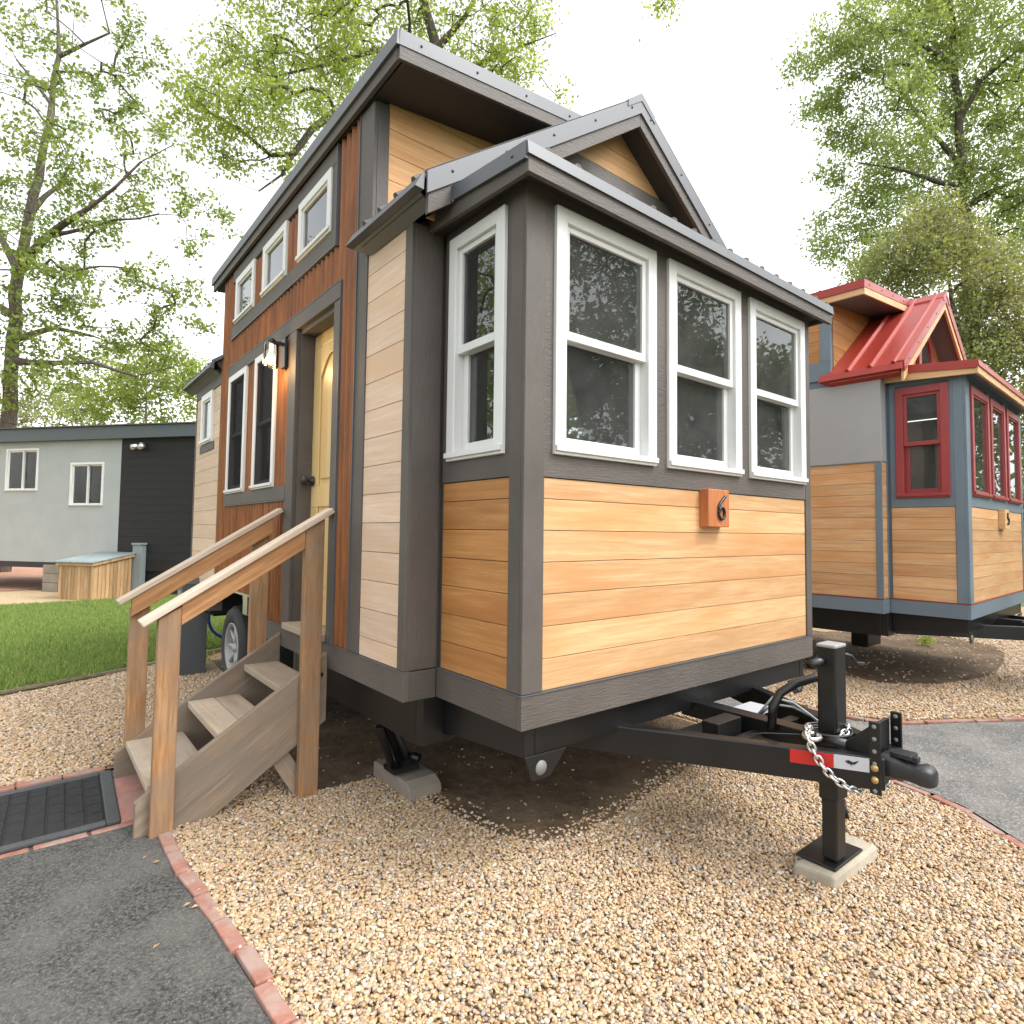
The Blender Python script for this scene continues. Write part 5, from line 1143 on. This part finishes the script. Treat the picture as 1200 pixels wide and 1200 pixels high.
# right: tall poplar beyond the red house
D = 24.
TR = [at(1150, 640, D), at(1140, 400, D), at(1132, 260, D), at(1124, 140, D), at(1118, 60, D), at(1115, -60, D)]
LR = [[at(1124, 130, D), at(1150, 95, D - .5), at(1185, 65, D - 1), at(1220, 40, D - 1)], [at(1128, 190, D), at(1085, 150, D + .5), at(1040, 85, D + 1), at(990, 78, D + 1)], [at(1120, 80, D), at(1060, 40, D - .5), at(1000, 20, D - 1)], [at(1134, 290, D), at(1070, 270, D + .5), at(1010, 280, D + .8), at(980, 285, D + .8)], [at(1134, 240, D), at(1180, 215, D), at(1225, 200, D)], [at(1130, 230, D), at(1060, 200, D - 1), at(1000, 190, D - 1.2)]]
BR = px_blobs([(985, 30, 30, D, 1, 14), (1020, 20, 40, D, 1.5, 24), (1065, 20, 45, D, 1.5, 30), (1110, 20, 45, D, 1.5, 30), (1155, 25, 45, D, 1.5, 30), (1195, 40, 45, D, 1.5, 30), (935, 78, 14, D, .5, 6), (960, 75, 22, D, .6, 9), (995, 65, 35, D, 1, 20), (1035, 65, 40, D, 1.5, 26), (1080, 70, 45, D, 1.5, 32), (1130, 75, 45, D, 1.5, 30), (1180, 95, 45, D, 1.5, 32),
    (960, 125, 22, D, .6, 11), (1000, 115, 32, D, 1, 16), (1045, 115, 40, D, 1.5, 24), (1090, 120, 42, D, 1.5, 26), (1150, 135, 42, D, 1.5, 28), (1195, 150, 40, D, 1.5, 28), (970, 165, 16, D, .5, 5), (1010, 165, 32, D, 1, 18), (1055, 165, 40, D, 1.5, 26), (1095, 170, 36, D, 1.5, 20), (1160, 185, 42, D, 1.5, 28), (1200, 210, 40, D, 1.5, 28), (975, 205, 20, D, .6, 8), (1015, 215, 32, D, 1, 18), (1060, 215, 38, D, 1.5, 22), (1105, 220, 36, D, 1.5, 20),
    (965, 265, 20, D, .6, 6), (960, 290, 18, D, .5, 6), (1000, 255, 30, D, 1, 14), (1040, 260, 36, D, 1.5, 20), (1080, 265, 36, D, 1.5, 20), (1150, 240, 40, D, 1.5, 24), (1190, 260, 40, D, 1.5, 24), (1000, 295, 32, D, 1, 16), (1040, 300, 32, D, 1, 16), (1250, 60, 70, D, 2, 36), (1250, 180, 70, D, 2, 36), (1180, 300, 40, D, 1.5, 24), (1215, 320, 45, D, 1.5, 26), (1130, 300, 36, D, 1.5, 20), (1230, 260, 50, D, 2, 26), (1080, -40, 70, D, 2, 34), (1180, -40, 70, D, 2, 34)], 3)
tree('tree', 'tall light green poplar tree with dark straight trunk behind the red roofed house', 'tree', (TR[0][0], TR[0][1], 0), [TR[1:]] + LR, BR, 'leafr', 'barkp', 84, (.26, .26, .2), .135, 7, .42)
# right: olive fine-leaved tree close behind the red roof
D = 17.
TO = [at(1130, 640, D), at(1128, 500, D), at(1120, 400, D), at(1112, 320, D), at(1105, 260, D)]
LO = [[at(1122, 420, D), at(1165, 380, D), at(1200, 340, D)], [at(1118, 390, D), at(1075, 350, D), at(1040, 330, D)], [at(1126, 470, D), at(1180, 450, D), at(1215, 440, D)]]
BO = px_blobs([(1100, 255, 28, D, .6, 16), (1075, 280, 30, D, .8, 20), (1120, 280, 32, D, .8, 24), (1045, 310, 30, D, .8, 20), (1085, 310, 32, D, 1, 24), (1125, 315, 35, D, 1, 26), (1165, 310, 35, D, 1, 22), (1020, 325, 20, D, .5, 10), (1150, 350, 35, D, 1, 28), (1190, 345, 35, D, 1, 26), (1130, 380, 35, D, 1, 26), (1170, 390, 35, D, 1, 28), (1205, 395, 35, D, 1, 26), (1150, 425, 35, D, 1, 24), (1190, 435, 35, D, 1, 26), (1220, 460, 35, D, 1, 22), (1195, 480, 35, D, 1, 26), (1210, 520, 35, D, 1, 26), (1195, 560, 35, D, 1, 24), (1215, 600, 35, D, 1, 24), (1190, 620, 30, D, 1, 20), (1060, 345, 30, D, 1, 14)], 4)
tree('tree', 'dense olive green fine leaved tree close behind the red metal roof', 'tree', (TO[0][0], TO[0][1], 0), [TO[1:]] + LO, BO, 'leafolive', 'bark', 95, (.21, .21, .22), .10, 9, .16, droop=.7)
# small trees and bushes behind the cabin
D = 27.
BS = px_blobs([(130, 470, 32, D, 1, 20), (165, 455, 34, D, 1, 24), (200, 445, 32, D, 1, 24), (225, 440, 26, D, 1, 18), (120, 440, 26, D, 1, 12), (85, 455, 24, D, 1, 10), (150, 425, 30, D, 1, 16), (195, 415, 26, D, 1, 14), (215, 470, 30, D, 1, 20), (100, 485, 30, D, 1, 16), (180, 485, 30, D, 1, 20)], 5)
tree('tree', 'small bright green tree showing over the right end of the cabin roof', 'tree', (*at(175, 620, D)[:2], 0), [[at(175, 560, D), at(173, 500, D), at(170, 440, D)]], BS, 'leafbush', 'bark', 46, (.26, .26, .2), .16, 11, .16)
D = 32.
BS = px_blobs([(25, 470, 20, D, 1, 12), (55, 462, 22, D, 1, 12), (115, 470, 22, D, 1, 12), (-10, 480, 26, D, 1, 14), (40, 490, 24, D, 1, 16), (75, 485, 26, D, 1, 18), (105, 490, 22, D, 1, 14), (10, 495, 20, D, 1, 12), (90, 470, 16, D, 1, 8)], 6)
tree('bush', 'grey green bush row showing over the left end of the cabin roof', 'bush', (*at(60, 620, D)[:2], 0), [[at(60, 560, D), at(62, 500, D)]], BS, 'leafolive', 'bark', 46, (.28, .28, .22), .16, 12, .12)
# trees on the camera's side of the plot, seen mirrored in the windows
for (nm, lb, bx_, sd, hh) in (('tree', 'dark leafy tree mirrored in the front bay windows', (11, -8.5, 0), 21, 11), ('tree', 'leafy tree mirrored in the narrow side window of the bay', (-7.2, 7.8, 0), 22, 8.5), ('tree', 'broad leafy tree mirrored in the upper windows of the rusted wall', (-9.5, 16.5, 0), 23, 12)):
    b3 = np.array(bx_, float); rg = random.Random(sd)
    bl_ = [(b3 + np.array([rg.uniform(-2.8, 2.8), rg.uniform(-2.8, 2.8), hh * rg.uniform(.32, 1.0)]), 1.4, 22) for _ in range(17)]
    tree(nm, lb, 'tree', bx_, [[tuple(b3 + np.array([.1, 0, hh * .35])), tuple(b3 + np.array([.2, .1, hh * .8]))]], bl_, 'leaf', 'barkp', 15 if sd == 22 else 40, (.28, .28, .2), .15, sd, .2)
row = [(11, -13.5), (14.5, -11.5), (18, -10.5), (21.5, -8), (8, -15.5), (24, -4.5)]
b3 = np.array([row[0][0], row[0][1], 0.]); rg = random.Random(77)
bl_ = [(b3 + np.array([rg.uniform(-2.2, 2.2), rg.uniform(-2.2, 2.2), rg.uniform(.9, 7.5)]), 1.3, 20) for _ in range(20)]
rt = tree('tree', 'leafy green tree in the row mirrored low in the bay windows', 'tree', tuple(b3), [[tuple(b3 + np.array([0, 0, 2.5])), tuple(b3 + np.array([0, .1, 6.5]))]], bl_, 'leaf', 'barkp', 42, (.35, .35, .3), .24, 78, .18, 'row of trees mirrored in the bay windows')
for (x, y) in row[1:]:
    c = rt.copy(); COL.objects.link(c); c.location = (x, y, 0); c.rotation_euler = (0, 0, x * 1.7 + y)
    for ch in list(rt.children): q = ch.copy(); COL.objects.link(q); q.parent = c
# weeds
def weed(x, y, sc, lb, sd):
    rg = np.random.default_rng(sd); C_ = np.array([[0, 0, .05], [.03, .02, .08], [-.03, .02, .07], [0, -.03, .1]]) * sc
    V, F, r = leaves(rg, C_, 26, .035 * sc, .05 * sc, -.4, .4); o = fast_mesh('weed', V, F, 'leafbush', r); o.location = (x, y, .0); tag(o, lb, 'weed')
weed(7.44, .344, 1.1, 'small green weed sprouting from bare soil beside the red roofed house', 1); weed(.13, 4.36, 1.1, 'green weed growing in gravel beside the dark utility pedestal', 2)
# far hill
nx, ny = 60, 8; hv = []; 
for j in range(ny):
    for i in range(nx):
        f = i / (nx - 1); x = -260 + 420 * f; y = 210 + 40 * j; z = (6 + 36 * math.exp(-((x + 60) / 120) ** 2) + 4 * math.sin(f * 21) + 3 * math.sin(f * 47 + j)) * math.sin(PI * min(1, (j + .02) / (ny - 1) * 1.4) * .5) - .1
        hv.append((x, y, z))
hf = [(j * nx + i, j * nx + i + 1, (j + 1) * nx + i + 1, (j + 1) * nx + i) for j in range(ny - 1) for i in range(nx - 1)]
o = fast_mesh('hill', np.array(hv), np.array(hf), 'hill', None, None, True); o['kind'] = 'structure'

# ------------------------------------------------------------------ light and sky
w = bpy.data.worlds.new('World'); S.world = w; w.use_nodes = True; nt = w.node_tree; nt.nodes.clear()
SUN = Vector((.42, -.62, .95)).normalized(); EL = math.asin(SUN.z); AZ = math.atan2(SUN.x, SUN.y)
sky = nd(nt, 'ShaderNodeTexSky', sky_type='NISHITA'); sky.sun_disc = False; sky.sun_elevation = EL; sky.sun_rotation = AZ; sky.air_density = 1.0; sky.dust_density = 3.0; sky.ozone_density = 1.0
hsv = nd(nt, 'ShaderNodeHueSaturation'); hsv.inputs['Saturation'].default_value = .12; hsv.inputs['Value'].default_value = 2.6; nt.links.new(sky.outputs[0], hsv.inputs['Color'])
bg = nd(nt, 'ShaderNodeBackground'); bg.inputs[1].default_value = .15; nt.links.new(hsv.outputs[0], bg.inputs[0])
wo = nd(nt, 'ShaderNodeOutputWorld'); nt.links.new(bg.outputs[0], wo.inputs[0])
sl = bpy.data.lights.new('sun', 'SUN'); sl.energy = 0.8; sl.angle = math.radians(14); sl.color = (1, .965, .91)
so = bpy.data.objects.new('sun', sl); COL.objects.link(so); so.rotation_euler = (-SUN).to_track_quat('-Z', 'Y').to_euler()
S.view_settings.view_transform = 'Standard'; S.view_settings.look = 'None'; S.view_settings.gamma = 1.0; S.view_settings.exposure = 0.45
S.cycles.max_bounces = 8; S.cycles.transparent_max_bounces = 16; S.cycles.use_denoising = True
S.cycles.caustics_reflective = False; S.cycles.caustics_refractive = False; S.cycles.sample_clamp_indirect = 6
